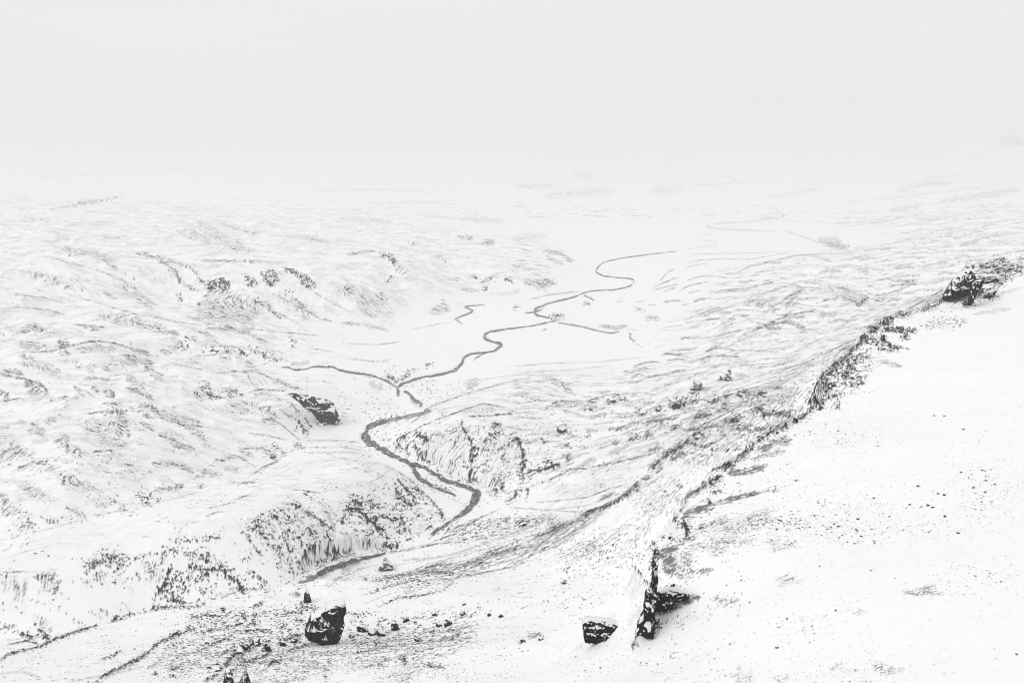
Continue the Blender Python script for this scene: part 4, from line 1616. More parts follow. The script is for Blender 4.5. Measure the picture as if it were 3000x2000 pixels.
# thin dusting of stones and gravel nearly everywhere
near = sst(4200, 1200, R)[:, None]
CH['S'] = np.maximum(CH['S'], .22 * near * sst(.55, .95, BIG) * sst(.04, .2, slope) * (S < 30))
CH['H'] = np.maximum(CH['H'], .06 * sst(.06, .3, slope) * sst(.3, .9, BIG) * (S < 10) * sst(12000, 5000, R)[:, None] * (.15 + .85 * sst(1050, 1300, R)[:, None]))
CH['L'] = np.maximum(CH['L'], 0)
M = np.clip(CH['L'] * (.35 + 1.5 * equal(.6 * FIN + .4 * MID)), 0, .95)
hn = equal(.6 * STR + .4 * FIN)
M = np.maximum(M, np.clip(CH['H'] * (.05 + 1.3 * hn ** 2), 0, .92))
M = np.maximum(M, cover(CH['K'] * (.84 + .14 * (CH['K'] > .93)), equal(.38 * BLB + .1 * STS + .6 * FIN), .07))
M = np.maximum(M, cover(CH['S'] * .50 * sst(.1, .8, BLB), SPK, .03) * (.75 + .25 * BB))
M = np.maximum(M, cover(CH['G'] * (.55 + .4 * BB), equal(.7 * FIN + .4 * STS + .3 * SPK), .40) * .80)
M = np.clip(M, 0, 1) * (1 - .35 * sst(3800, 9000, R)[:, None])  # far rock marks paled with distance: extra haze fade put into the colour

# ------------------------------------------------------------------ rivers sit in shallow channels
def path_dense(P, step=6.0):
    P = np.array(P, float); out = []
    n = len(P)
    for k in range(n - 1):
        p0, p1, p2, p3 = P[max(k - 1, 0)], P[k], P[k + 1], P[min(k + 2, n - 1)]
        m = max(2, int(np.hypot(*(p2 - p1)[:2]) / step))
        for t in np.linspace(0, 1, m, endpoint=False):
            out.append(.5 * (2 * p1 + (p2 - p0) * t + (2 * p0 - 5 * p1 + 4 * p2 - p3) * t * t + (3 * p1 - p0 - 3 * p2 + p3) * t ** 3))
    out.append(P[-1])
    return np.array(out)
CH['R'] = np.zeros((NI, NJ), np.float32)
strips = []
for grp, paths in (('r', RIV), ('s', STM)):
    for P in paths:
        D = path_dense(P, 4.0)
        D[:, 2] *= np.interp(D[:, 1], [740, 1000, 1200], [.55, .66, .76])
        rn = np.random.RandomState(len(strips))
        n = len(D)
        wob = np.convolve(rn.uniform(-1, 1, n + 8), np.ones(3) / 3, 'same')[4:4 + n]
        wob2 = np.convolve(rn.uniform(-1, 1, n + 8), np.ones(3) / 3, 'same')[4:4 + n]
        T = np.gradient(D[:, :2], axis=0); T /= np.hypot(T[:, 0], T[:, 1])[:, None] + 1e-9
        Nn = np.stack([-T[:, 1], T[:, 0]], -1)
        rows_ = []
        for k in range(n):
            i, j = hit(D[k, 0], D[k, 1])
            rows_.append(H[i, j])
        z = np.array(rows_); kk = min(9, n)
        zp = np.concatenate([np.repeat(z[0], kk), z, np.repeat(z[-1], kk)])
        z = np.convolve(zp, np.ones(2 * kk + 1) / (2 * kk + 1), 'valid')
        L, Rr = [], []
        for k in range(n):
            a = D[k, :2] + Nn[k] * D[k, 2] * (1 + 1.0 * wob[k]); b = D[k, :2] - Nn[k] * D[k, 2] * (1 + 1.0 * wob2[k])
            L.append(pz(a[0], a[1], z[k] - .35) + (z[k] - .35,)); Rr.append(pz(b[0], b[1], z[k] - .35) + (z[k] - .35,))
        strips.append((grp, np.array(L), np.array(Rr)))
        # carve the bed, and level the ground around the water
        W = np.sqrt(((strips[-1][1] - strips[-1][2])[:, :2] ** 2).sum(1)) / 2
        Cn = (strips[-1][1] + strips[-1][2]) / 2
        for k in range(0, n):
            cx, cy, cz = Cn[k]; ww = max(W[k], 1.5)
            rr_ = math.hypot(cx, cy); aa = math.atan2(cx, cy); rad = ww * 2 + 22
            i0, i1 = np.searchsorted(R, [rr_ - rad, rr_ + rad]); j0, j1 = np.searchsorted(AZ, [aa - rad / rr_, aa + rad / rr_])
            sl = (slice(i0, i1), slice(j0, j1))
            d = np.hypot(X[sl] - cx, Y[sl] - cy)
            wgt = 1 - sst(ww + 5, ww + 22, d)
            bed = 1 - sst(ww * .95, ww + 3.0, d)
            H[sl] = H[sl] * (1 - wgt) + np.minimum(H[sl], (cz + .35) - 1.5 * bed + np.where(bed > 0, 0, .1)) * wgt * 1.0 + 0
            CH['R'][sl] = np.maximum(CH['R'][sl], bed)
M = np.where(CH['R'] > .3, M * .3, M)
M = M * (1 - .8 * (S < -.5) * (S > -45) * sst(500, 440, R)[:, None])      # fresh snow banked against the foot of the near cliff
H = H + RISE * .3 * (.4 + .9 * BB) + M * (BLB - .35) * 1.2 * np.minimum(R[:, None] / 1200, 1.5)
H = H + CH['K'] * sst(.2, 1, BLB) * 1.0 * np.clip(R[:, None] / 1500, .25, 1.6)
tanE, RM, VIS = visibility(H)

# ------------------------------------------------------------------ meshes
def mesh_obj(name, verts, quads, mat, parent=None, smooth=True, kind=None):
    verts = np.asarray(verts, np.float32).reshape(-1, 3); quads = np.asarray(quads, np.int32)
    me = bpy.data.meshes.new(name)
    me.vertices.add(len(verts)); me.vertices.foreach_set('co', verts.ravel())
    w_ = quads.shape[1]
    me.loops.add(quads.size); me.loops.foreach_set('vertex_index', quads.ravel())
    me.polygons.add(len(quads)); me.polygons.foreach_set('loop_start', np.arange(0, quads.size, w_, dtype=np.int32))
    me.update(calc_edges=True); me.validate()
    if smooth: me.shade_smooth()
    me.materials.append(mat)
    o = bpy.data.objects.new(name, me); C.objects.link(o)
    if parent: o.parent = parent
    if kind: o['kind'] = kind
    return o
def newmat(name, rough=.95, spec=.1):
    m = bpy.data.materials.new(name); m.use_nodes = True
    b = m.node_tree.nodes['Principled BSDF']
    b.inputs['Roughness'].default_value = rough; b.inputs['Specular IOR Level'].default_value = spec
    return m, m.node_tree, b
def node(nt, t, **kw):
    n = nt.nodes.new(t)
    for k, v in kw.items():
        if k.startswith('i_'): n.inputs[int(k[2:])].default_value = v
        else: setattr(n, k, v)
    return n

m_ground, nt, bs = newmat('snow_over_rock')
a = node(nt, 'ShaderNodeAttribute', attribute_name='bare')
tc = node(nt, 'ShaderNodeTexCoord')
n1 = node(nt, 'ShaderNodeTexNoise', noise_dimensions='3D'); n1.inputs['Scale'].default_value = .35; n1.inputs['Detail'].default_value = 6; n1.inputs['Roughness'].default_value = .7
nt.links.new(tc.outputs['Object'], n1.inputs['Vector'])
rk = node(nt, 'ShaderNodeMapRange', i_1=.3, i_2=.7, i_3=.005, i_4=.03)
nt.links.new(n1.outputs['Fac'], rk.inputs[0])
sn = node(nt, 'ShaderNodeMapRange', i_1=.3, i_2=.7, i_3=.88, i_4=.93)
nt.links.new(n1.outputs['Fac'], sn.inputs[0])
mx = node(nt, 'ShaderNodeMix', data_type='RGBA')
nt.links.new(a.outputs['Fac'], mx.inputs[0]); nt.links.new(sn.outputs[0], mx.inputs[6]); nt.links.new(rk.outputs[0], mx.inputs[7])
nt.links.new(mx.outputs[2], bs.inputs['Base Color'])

verts = np.stack([X, Y, H], -1).astype(np.float32).reshape(-1, 3)
idx = np.arange(NI * NJ, dtype=np.int32).reshape(NI, NJ)
q = np.stack([idx[:-1, :-1], idx[:-1, 1:], idx[1:, 1:], idx[1:, :-1]], -1).reshape(-1, 4)
ground = mesh_obj('ground', verts, q, m_ground, kind='structure')
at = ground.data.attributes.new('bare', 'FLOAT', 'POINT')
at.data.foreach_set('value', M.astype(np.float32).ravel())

m_water, nt, bs = newmat('river_water', .35, .35)
tc = node(nt, 'ShaderNodeTexCoord')
n1 = node(nt, 'ShaderNodeTexNoise'); n1.inputs['Scale'].default_value = .16; n1.inputs['Detail'].default_value = 5; n1.inputs['Roughness'].default_value = .65
nt.links.new(tc.outputs['Object'], n1.inputs['Vector'])
r1 = node(nt, 'ShaderNodeMapRange', i_1=.57, i_2=.61, i_3=0, i_4=1)
nt.links.new(n1.outputs['Fac'], r1.inputs[0])
mx = node(nt, 'ShaderNodeMix', data_type='RGBA', i_6=(.03, .03, .03, 1), i_7=(.8, .8, .8, 1))
nt.links.new(r1.outputs[0], mx.inputs[0]); nt.links.new(mx.outputs[2], bs.inputs['Base Color'])
for grp, name in (('r', 'river'), ('s', 'stream')):
    vs, qs = [], []
    lift = 0.0
    for g, L, Rr in strips:
        if g != grp: continue
        b = len(vs)
        for k in range(len(L)):
            l, r = L[k].copy(), Rr[k].copy(); l[2] += lift; r[2] += lift
            vs += [l, r]
            if k: qs.append([b + 2 * k - 2, b + 2 * k - 1, b + 2 * k + 1, b + 2 * k])
        lift += .01
    ob = mesh_obj(name, vs, qs, m_water, kind='structure')

# ------------------------------------------------------------------ rocks
def rock_material(name, snow_lo, snow_hi, dark=.006, light=.04, ns=1.0):
    m, nt, bs = newmat(name)
    g = node(nt, 'ShaderNodeNewGeometry'); sx = node(nt, 'ShaderNodeSeparateXYZ')
    nt.links.new(g.outputs['Normal'], sx.inputs[0])
    tc = node(nt, 'ShaderNodeTexCoord')
    n1 = node(nt, 'ShaderNodeTexNoise'); n1.inputs['Scale'].default_value = ns; n1.inputs['Detail'].default_value = 7; n1.inputs['Roughness'].default_value = .75
    nt.links.new(tc.outputs['Object'], n1.inputs['Vector'])
    ad = node(nt, 'ShaderNodeMath', operation='MULTIPLY_ADD'); ad.inputs[1].default_value = .9
    sb = node(nt, 'ShaderNodeMath', operation='SUBTRACT'); sb.inputs[1].default_value = .5
    nt.links.new(n1.outputs['Fac'], sb.inputs[0]); nt.links.new(sb.outputs[0], ad.inputs[0]); nt.links.new(sx.outputs['Z'], ad.inputs[2])
    mr = node(nt, 'ShaderNodeMapRange', i_1=snow_lo, i_2=snow_hi, i_3=0, i_4=1)
    nt.links.new(ad.outputs[0], mr.inputs[0])
    rk = node(nt, 'ShaderNodeMapRange', i_1=.3, i_2=.7, i_3=dark, i_4=light)
    nt.links.new(n1.outputs['Fac'], rk.inputs[0])
    mx = node(nt, 'ShaderNodeMix', data_type='RGBA', i_7=(.9, .9, .9, 1))
    nt.links.new(mr.outputs[0], mx.inputs[0]); nt.links.new(rk.outputs[0], mx.inputs[6]); nt.links.new(mx.outputs[2], bs.inputs['Base Color'])
    bp = node(nt, 'ShaderNodeBump'); bp.inputs['Strength'].default_value = .8; bp.inputs['Distance'].default_value = .6 / ns
    nt.links.new(n1.outputs['Fac'], bp.inputs['Height']); nt.links.new(bp.outputs[0], bs.inputs['Normal'])
    return m
m_rock = rock_material('basalt_with_snow_cap', .40, .58, ns=1.3)
m_stone = rock_material('small_stone', .80, 1.0, ns=1.2)
m_snowy = rock_material('snow_plastered_rock', .22, .42, ns=.35)
m_crag = rock_material('basalt_crag', .52, .66, dark=.003, light=.03, ns=.6)

def n3(p, f, seed):
    return gn(p[:, 0] * f + p[:, 2] * f * .7, p[:, 1] * f - p[:, 2] * f * .6, seed) + gn(p[:, 2] * f + 5, p[:, 0] * f * .5 + p[:, 1] * f * .8, seed + 3)
def ico(sub):
    import bmesh
    bm = bmesh.new(); bmesh.ops.create_icosphere(bm, subdivisions=sub, radius=1.0)
    v = np.array([q.co[:] for q in bm.verts]); f = np.array([[w_.index for w_ in q.verts] for q in bm.faces]); bm.free()
    return v, f
def rock_geo(seed, sub, sx, sy, sz, cuts=9, peak=0.0):
    """a broken boulder: a ball cut by random planes, then roughened; sx width, sy depth, sz height, base at z = 0"""
    rn = np.random.RandomState(seed)
    v, f = ico(sub)
    v = v * 1.25
    for _ in range(cuts):
        n = rn.normal(size=3); n /= np.linalg.norm(n); d = rn.uniform(.55, .9)
        e = v @ n - d
        v = v - np.outer(np.maximum(e, 0), n)
    if peak:
        v[:, :2] *= (1 - peak * np.clip((v[:, 2:3] + 1) / 2, 0, 1))
    v += (n3(v, 1.6, seed)[:, None] * .20 + n3(v, 4.5, seed + 9)[:, None] * .10) * v
    v[:, 2] = np.maximum(v[:, 2], -.75)
    lo, hi = v.min(0), v.max(0)
    v = (v - (lo + hi) / 2) / (hi - lo) * np.array([sx, sy, sz]); v[:, 2] += sz / 2
    return v, f
def ground_at(px, py):
    i, j = hit(px, py)
    return float(X[i, j]), float(Y[i, j]), float(H[i, j])
def tag(o, label, cat, group=None):
    o['label'] = label; o['category'] = cat
    if group: o['group'] = group
    return o
def boulder(name, px, py, w, h, label, cat='boulder', group=None, seed=None, peak=0.0, mat=None, sub=4):
    """px,py = foot of the rock in the photograph, w,h = its size there in photo pixels"""
    x, y, z = ground_at(px, py)
    s = math.sqrt(x * x + y * y + (z - CAMZ) ** 2) / F
    seed = seed if seed is not None else int(px * 7 + py * 13)
    v, f = rock_geo(seed, sub, w * s, w * s * .85, h * s * 1.25, peak=peak)
    o = mesh_obj(name, v, f, mat or m_rock)
    o.location = (x, y + w * s * .2, z - h * s * .32)
    o.rotation_euler = (0, 0, -math.atan2(x, y))
    return tag(o, label, cat, group)

def crag(name, outline, foot, depth, label, cat, mat=None, seed=1, rough=1.0, lean=0.0, parts=None):
    """a standing crag whose face has the traced outline (photo pixels), with real size and thickness"""
    x, y, z = ground_at(*foot)
    s = math.sqrt(x * x + y * y + (z - CAMZ) ** 2) / F
    O = np.array(outline, float)
    pts = []
    for k in range(len(O)):
        a, b = O[k], O[(k + 1) % len(O)]
        n = max(2, int(round(np.hypot(*(b - a)) / 2.5)))
        for t in np.linspace(0, 1, n, endpoint=False): pts.append(a + (b - a) * t)
    pts = np.array(pts)
    dep = math.atan2(CAMZ - z, math.hypot(x, y))
    q = np.stack([(pts[:, 0] - foot[0]) * s, (foot[1] - pts[:, 1]) * s / math.cos(dep)], -1)
    c = q.mean(0)
    rings = [.03] + [k_ / 16 for k_ in range(1, 15)] + [.91, .95, .98, 1.0]
    V_, n = [], len(q)
    prof = [(r, -1) for r in rings] + [(1.0, -.5), (1.0, 0), (1.0, .5), (.97, 1), (.8, 1.15), (.5, 1.25), (.04, 1.3)]
    for r, sd_ in prof:
        p = c + (q - c) * r
        dd_ = sd_ * depth / 2 if sd_ > -1 else -depth / 2 * (1 - .35 * max(0, r - .55) / .45)
        V_.append(np.stack([p[:, 0], np.full(n, dd_) + lean * p[:, 1], p[:, 1]], -1))
    V_ = np.concatenate(V_)
    size = (q.max(0) - q.min(0)).max()
    f1 = 6.0 / size; am = size * .028 * rough
    # strata: the face steps back upwards in ledges, and is split by upright joints
    hgt = q[:, 1].max() - q[:, 1].min() + 1e-6
    w1 = gn(V_[:, 0] / size * 5, V_[:, 2] / size * 3, seed + 21)
    zz_ = V_[:, 2] / hgt * 4.2 + w1 * .55 + seed
    stepf = np.floor(zz_) + sst(.72, 1.0, zz_ - np.floor(zz_))
    front = V_[:, 1] < 0
    V_[:, 1] += np.where(front, (stepf - seed) / 4.2 * depth * .22, 0)
    jt = gn(V_[:, 0] / size * 9 + seed, V_[:, 2] / size * 1.5, seed + 23)
    V_[:, 1] += np.where(front, sst(.0, .5, np.abs(jt)) * -depth * .10, 0)
    V_[:, 1] += n3(V_, f1, seed) * am * 1.6 + n3(V_, f1 * 3, seed + 5) * am * .8 + n3(V_, f1 * 7, seed + 7) * am * .4
    V_[:, 0] += n3(V_, f1 * 1.5, seed + 11) * am * .5; V_[:, 2] += n3(V_, f1 * 1.5, seed + 13) * am * .5
    Q = []
    for k in range(len(prof) - 1):
        for t in range(n):
            t2 = (t + 1) % n
            Q.append((k * n + t, k * n + t2, (k + 1) * n + t2, (k + 1) * n + t))
    o = mesh_obj(name, V_, Q, mat or m_crag)
    o.location = (x, y, z - .3); o.rotation_euler = (0, 0, -math.atan2(x, y))
    return tag(o, label, cat)

crag('rock_outcrop', [(960,1786),(985,1780),(1010,1777),(1012,1798),(1005,1812),(1006,1832),(998,1855),(988,1872),(978,1886),(962,1889),(946,1883),(930,1870),(912,1864),(898,1852),(900,1842),(910,1826),(916,1812),(932,1804),(944,1800)], (955, 1884), 14,
     'big black snow-dusted block of rock leaning out above the foreground snow slope', 'rock outcrop', seed=3)
crag('rock_slab', [(1707,1826),(1725,1818),(1760,1819),(1785,1822),(1812,1830),(1808,1850),(1806,1868),(1792,1876),(1750,1875),(1716,1874),(1711,1850)], (1760, 1874), 6,
     'squat black flat-topped rock slab standing alone in snow below the cliff edge', 'rock slab', seed=8)
crag('cliff_crag', [(850,1148),(872,1147),(892,1153),(925,1160),(955,1168),(978,1180),(984,1200),(995,1232),(985,1240),(960,1236),(945,1243),(930,1238),(926,1218),(915,1203),(896,1192),(880,1172),(862,1160)], (950, 1240), 26,
     'dark stepped crag with snowy top facing the river bend from the left bank', 'crag', seed=12, mat=rock_material('ledged_basalt', .34, .50, dark=.003, light=.03, ns=.5))
crag('rock_spire', [(2105,1112),(2112,1098),(2120,1092),(2128,1086),(2134,1080),(2139,1084),(2140,1100),(2146,1108),(2160,1114)], (2132, 1114), 16,
     'pointed rock spire rising from a snowy cone below the right-hand rim', 'rock spire', seed=15, mat=m_snowy)
crag('rock_fin', [(2022,1140),(2030,1126),(2031,1112),(2043,1118),(2055,1120),(2054,1132),(2052,1140)], (2038, 1140), 16,
     'thin horned rock fin standing left of the pointed spire', 'rock fin', seed=18, mat=m_snowy)
crag('rock_pinnacle', [(1110,1669),(1114,1655),(1122,1648),(1128,1632),(1133,1634),(1140,1646),(1150,1654),(1152,1668)], (1131, 1669), 9,
     'small split pinnacle standing between the lower river and the moraine', 'pinnacle', seed=21, mat=rock_material('split_basalt', .12, .42, ns=.5), rough=.7)
crag('rock_tooth', [(890,1760),(893,1742),(899,1732),(906,1738),(909,1750),(912,1760)], (900, 1761), 6,
     'dark tooth of rock beside the lower end of the river', 'rock', seed=24, mat=m_crag, rough=.5)
crag('rock_pyramid', [(702,2003),(708,1990),(722,1966),(727,1985),(732,2003)], (718, 2003), 5,
     'black pyramid-shaped rock at the bottom edge of the snow', 'rock', seed=27, mat=m_rock)
crag('rock_stack', [(655,2003),(660,1985),(664,1968),(674,1965),(682,1980),(684,2003)], (670, 2003), 5,
     'jagged black rock stack just left of the black pyramid-shaped rock', 'rock', seed=30, mat=m_rock)
crag('cliff_buttress', [(2766,876),(2778,848),(2790,828),(2806,812),(2820,800),(2834,797),(2844,806),(2842,835),(2838,856),(2815,868),(2790,873)], (2805, 876), 30,
     'tilted dark buttress standing at the far upper end of the rim', 'cliff buttress', seed=33)
crag('rock_ledge', [(2843,838),(2852,828),(2866,824),(2870,840),(2860,858),(2850,880),(2836,893),(2838,868)], (2850, 893), 14,
     'black upright ledge against the right side of the far tilted buttress', 'rock ledge', seed=34)
crag('rock_ledge', [(2856,812),(2880,806),(2905,806),(2922,812),(2918,824),(2890,828),(2862,824)], (2890, 828), 14,
     'flat dark ledge above and right of the black upright one', 'rock ledge', seed=35)
crag('rock_ledge', [(2884,862),(2896,852),(2914,850),(2912,862),(2896,870),(2884,872)], (2898, 871), 10,
     'small black ledge at the snow edge right of the far buttress', 'rock ledge', seed=37)
crag('cliff_pillar', [(1864,1846),(1872,1828),(1884,1818),(1886,1790),(1886,1762),(1893,1735),(1904,1722),(1910,1700),(1914,1672),(1919,1672),(1920,1720),(1918,1790),(1915,1830),(1912,1858),(1896,1862),(1880,1855)], (1898, 1860), 7,
     'narrow cracked pillar of rock on the cliff edge beside the squat black slab', 'rock pillar', seed=36, mat=rock_material('cracked_basalt', .40, .56, dark=.003, light=.03, ns=1.1))
crag('cliff_block', [(1916,1786),(1916,1745),(1925,1732),(1950,1727),(1980,1728),(2008,1734),(2014,1746),(1990,1754),(1965,1772),(1945,1782)], (1950, 1784), 5,
     'black overhanging cliff block capped with snow, right of the cracked pillar', 'cliff block', seed=39)

BL = [
 ('B',1062,1850,32,22,'rounded black boulder at the left end of the foreground boulder row'),
 ('B',1090,1860,26,20,'second boulder of the foreground row, pressed against the left-end one'),
 ('B',1116,1863,26,20,'low cracked boulder ending the left clump of the foreground row'),
 ('B',1158,1846,26,28,'tall black boulder standing mid-row in the foreground snow'),
 ('B',1188,1822,20,16,'upright boulder just behind the tall mid-row boulder'),
 ('B',1170,1862,18,12,'small boulder at the foot of the tall mid-row boulder'),
 ('B',1222,1878,16,16,'lone knobbly boulder below and right of the tall mid-row boulder'),
 ('B',1312,1832,24,22,'snow-capped black boulder at the right of the foreground row'),
 ('B',1284,1836,20,14,'low half-buried boulder left of the snow-capped one'),
 ('B',1275,1802,22,14,'dark boulder on the snow behind the snow-capped one'),
 ('B',1356,1802,18,12,'wide low boulder in the loose line right of the foreground row'),
 ('B',1434,1805,14,12,'pointed little boulder in the loose line right of the foreground row'),
 ('B',1468,1808,14,11,'round snow-topped boulder ending the loose line'),
 ('B',1360,1772,11,8,'tiny peaked boulder highest above the loose line'),
 ('B',1404,1780,14,8,'flat boulder with stones beside it above the loose line'),
 ('B',1030,1866,18,11,'small boulder just below the left-end boulder of the row'),
 ('B',1051,1912,16,12,'dark boulder alone on the snow under the left-end clump'),
 ('B',783,1904,15,26,'tall narrow black boulder on the lower left slope'),
 ('B',776,1918,14,12,'squat boulder at the foot of the tall narrow one'),
 ('B',828,1892,20,14,'snow-capped boulder right of the tall narrow one'),
 ('B',862,1880,24,16,'angular boulder touching the left foot of the big leaning block'),
 ('B',700,1916,28,18,'jagged rock at the lower left end of the short dark rock band'),
 ('B',722,1903,24,20,'angular rock in the middle of the short dark rock band'),
 ('B',750,1890,24,18,'broad rock at the upper right end of the short dark rock band'),
 ('B',630,1964,34,14,'low flat rock ledge left of the black rock stack'),
 ('B',812,1940,24,12,'tilted rock on the snow between the rock band and the leaning block'),
 ('B',1585,1874,22,18,'pale ridge-backed boulder in open snow left of the squat slab'),
 ('B',1645,1268,36,20,'arched boulder with snowy crown on top of the centre hill'),
 ('B',1594,1298,14,8,'small boulder left of the arched one on the centre hill'),
 ('B',1660,1307,16,8,'small boulder below the arched one on the centre hill'),
 ('B',1532,1540,28,14,'boulder on the valley bench beside the moraine lines'),
 ('B',1930,1206,18,18,'slim dark boulder on the snow shelf behind the moraine crest'),
 ('B',1982,1196,34,26,'large boulder at the left end of the upper boulder field'),
 ('B',1885,1214,30,20,'broad snow-plastered boulder left of the slim dark one'),
 ('B',2175,1162,26,18,'largest boulder in the middle of the upper boulder field'),
 ('B',2122,1200,10,16,'thin upright boulder below the middle of the upper boulder field'),
 ('B',2078,1180,24,12,'flat boulder left of the middle of the upper boulder field'),
 ('B',2003,1188,11,16,'narrow standing stone beside the large left-end boulder'),
 ('B',2240,1153,26,14,'boulder at the right end of the upper boulder field'),
 ('B',2030,1156,18,10,'low boulder at the foot of the horned rock fin'),
 ('B',2045,1290,30,20,'dome-shaped boulder on the scree edge left of the rim'),
 ('B',2092,1212,28,14,'cracked boulder low in the upper boulder field'),
 ('B',1795,1178,28,14,'snow-covered boulder on the far ridge crest'),
 ('B',1822,1172,18,10,'small dark boulder on the far ridge crest'),
 ('B',1738,1178,22,10,'flat dark boulder left on the far ridge crest'),
]
for _, px, py, w_, h_, lab in BL:
    up = py < 1560
    boulder('boulder', px, py, w_ * (.8 if up else 1), h_ * (.75 if up else 1), lab, 'boulder', 'large boulders on the slopes', sub=4, mat=m_snowy if up else None)

# stones on the snow of the plateau: traced ones, then the clusters seen in the photograph
protos = []
for k in range(7):
    v, f = rock_geo(500 + k, 2, 1.0, .8, .62, cuts=7)
    me = bpy.data.meshes.new('stone'); me.from_pydata(v.tolist(), [], f.tolist()); me.shade_smooth(); me.materials.append(m_stone)
    protos.append(me)
rs = np.random.RandomState(42)
def stone(px, py, size, label, group):
    x, y, z = ground_at(px, py)
    s = math.sqrt(x * x + y * y + (z - CAMZ) ** 2) / F
    o = bpy.data.objects.new('stone', protos[rs.randint(7)])
    C.objects.link(o)
    w_ = size * s
    o.location = (x, y, z - w_ * .12); o.rotation_euler = (rs.uniform(-.2, .2), rs.uniform(-.2, .2), rs.uniform(0, 6.28))
    o.scale = (w_ * rs.uniform(.9, 1.4), w_ * rs.uniform(.8, 1.1), w_ * rs.uniform(.7, 1.1))
    return tag(o, label, 'stone', group)
NAMED = [(2749,1446,9,'hollow-looking dark stone, left one of the close pair high on the plateau'),(2767,1451,9,'dark stone, right one of the close pair high on the plateau'),
 (2700,1485,8,'dark stone at the left of the bent row of three'),(2719,1481,10,'widest dark stone in the middle of the bent row of three'),(2733,1487,8,'dark stone at the right of the bent row of three'),
 (2769,1514,10,'lone dark stone below the bent row of three'),(2808,1562,10,'flat dark stone alone in open snow right of all the clusters'),(2688,1424,9,'dark stone above and left of the close pair'),
 (2851,1429,9,'curved dark stone high and right of the close pair'),(2275,1898,8,'left half of the small butterfly pair of stones low on the slope'),(2280,1897,8,'right half of the small butterfly pair of stones low on the slope'),
 (2978,1917,8,'dark stone close to the lower right corner of the snow'),(2513,1522,10,'largest stone of the dense mid-slope cluster'),(2388,1511,8,'dark stone at the upper left of the dense cluster'),
 (2766,1219,9,'wide dark stone high on the plateau below the rim crags'),(2737,1218,6,'small stone left of the wide one high on the plateau'),(2448,1788,8,'lone dark stone low in the middle of the slope'),
 (2332,1408,9,'dark stone on the upper slope near the gravel streaks'),(2305,1812,8,'dark stone low on the slope below the gravel patch'),(2196,1765,8,'dark stone at the left foot of the slope'),
 (2551,1671,8,'lone stone on clean snow below the dense cluster'),(2401,1659,6,'small lone stone left on clean snow below the dense cluster'),(2205,1450,9,'dark stone just under the long gravel streak'),
 (2823,1259,7,'small stone high right on the plateau'),(2875,1495,6,'small stone right of the dark pair on the upper slope'),(2560,1460,8,'flat stone left of the close pair on the upper slope')]
for px, py, sz, lab in NAMED:
    stone(px, py, sz, lab, 'single dark stones on the plateau')
CL = [  # centre, spread, count, size range, words
 (2420,1520,95,20,46,3.5,8,'small dark stone in the dense mid-slope cluster of the plateau'),
 (2500,1575,70,22,34,3.5,7.5,'small dark stone in the cluster just under the dense mid-slope one'),
 (2250,1560,90,26,30,3,6.5,'small dark stone scattered left of the dense cluster'),
 (2560,1480,80,22,20,3.5,8,'small dark stone in the loose band above the dense cluster'),
 (2700,1545,110,18,18,3,5.5,'small dark stone strung out right of the dense cluster'),
 (2480,1280,60,18,18,3,6.5,'small dark stone in the patch high on the plateau'),
 (2900,1400,90,34,30,3,7,'small dark stone in the band by the right edge of the plateau'),
 (2890,1470,50,24,14,3,6,'small dark stone in the lower knot by the right edge'),
 (2330,1840,90,50,22,3,6.5,'small dark stone scattered low on the left of the plateau slope'),
 (2460,1980,110,20,14,3,6.5,'small dark stone along the bottom of the slope'),
 (2860,1690,90,26,12,3,6,'small dark stone scattered on the right lower slope'),
 (2230,1430,80,20,16,3,6.5,'small dark stone beside the gravel streaks at the rim'),
]
CL += [(1740,1940,110,30,16,3,7,'small dark stone on the snow in front of the squat black slab'), (1690,1750,90,40,20,3,7,'small dark stone on the snow between the moraine and the cliff')]
for cx, cy, rx, ry, n, s0, s1, lab in CL:
    sub = [(cx + rs.normal() * rx * .8, cy + rs.normal() * ry * .8) for _ in range(max(2, n // 5))]
    for _ in range(n):
        q_ = sub[rs.randint(len(sub))] if rs.rand() < .6 else (cx, cy)
        f_ = .28 if q_ != (cx, cy) else 1
        px = min(2996, q_[0] + rs.normal() * rx * .75 * f_); py = min(1996, q_[1] + rs.normal() * ry * .75 * f_)
        stone(px, py, s0 + (s1 - s0) * rs.rand() ** 2.2, lab, lab.replace('small dark stone', 'small dark stones'))

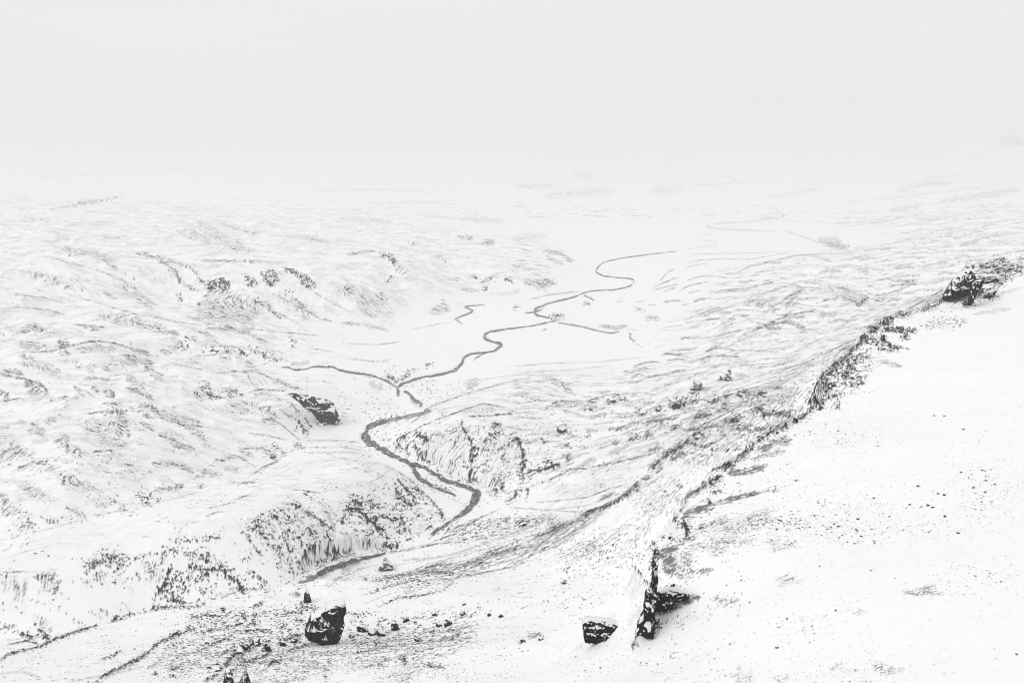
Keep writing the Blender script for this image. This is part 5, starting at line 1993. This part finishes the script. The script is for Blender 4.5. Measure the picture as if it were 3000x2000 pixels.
# gravel too small and too many to count: one sheet of tiny stones
vs, fs = [], []
base = [np.array([v_.co[:] for v_ in p.vertices]) for p in protos]
low = []
v, f = ico(1)
for _ in range(4200):
    c_ = CL[rs.randint(len(CL))]
    px = c_[0] + rs.normal() * c_[2] * 1.3; py = c_[1] + rs.normal() * c_[3] * 1.5
    if _ % 6 == 0: px, py = rs.uniform(2000, 3000), rs.uniform(1150, 2000)
    if not (1600 < px < 3040 and 1100 < py < 2040): continue
    x, y, z = ground_at(px, py)
    if not (S[hit(px, py)] > 5 or py > 1750 or px < 1900): continue
    s = math.sqrt(x * x + y * y + (z - CAMZ) ** 2) / F
    w_ = s * (1.2 + 1.9 * rs.rand() ** 2)
    b = len(vs) * 12 if False else sum(len(q) for q in vs)
    P_ = v * np.array([w_ * .6 * rs.uniform(.8, 1.5), w_ * .5, w_ * .35]) + np.array([x, y, z])
    low.append((P_, f))
nv = len(v)
V_ = np.concatenate([p for p, _ in low]); F_ = np.concatenate([f + k * nv for k, (_, f) in enumerate(low)])
gv = mesh_obj('gravel', V_, F_, m_stone, kind='stuff')
gv['label'] = 'fine dark gravel sprinkled over the snow of the plateau'

# ------------------------------------------------------------------ haze
HD = 0.000066
hz, nt, bs = newmat('haze_air')
nt.nodes.remove(bs)
pv = nt.nodes.new('ShaderNodeVolumePrincipled')
pv.inputs['Color'].default_value = (.885, .885, .885, 1)
pv.inputs['Density'].default_value = HD
pv.inputs['Anisotropy'].default_value = 0.0
nt.links.new(pv.outputs[0], nt.nodes['Material Output'].inputs['Volume'])
zb, zt, q_ = float(H.min()) - 2, 660.0, 62000.0
v8 = [(sx * q_, sy * q_, z) for z in (zb, zt) for sy in (-1, 1) for sx in (-1, 1)]
haze = mesh_obj('haze', v8, [(0, 2, 3, 1), (4, 5, 7, 6), (0, 1, 5, 4), (2, 6, 7, 3), (0, 4, 6, 2), (1, 3, 7, 5)], hz, smooth=False, kind='stuff')
haze['label'] = 'pale winter haze filling the valley and hiding the horizon'
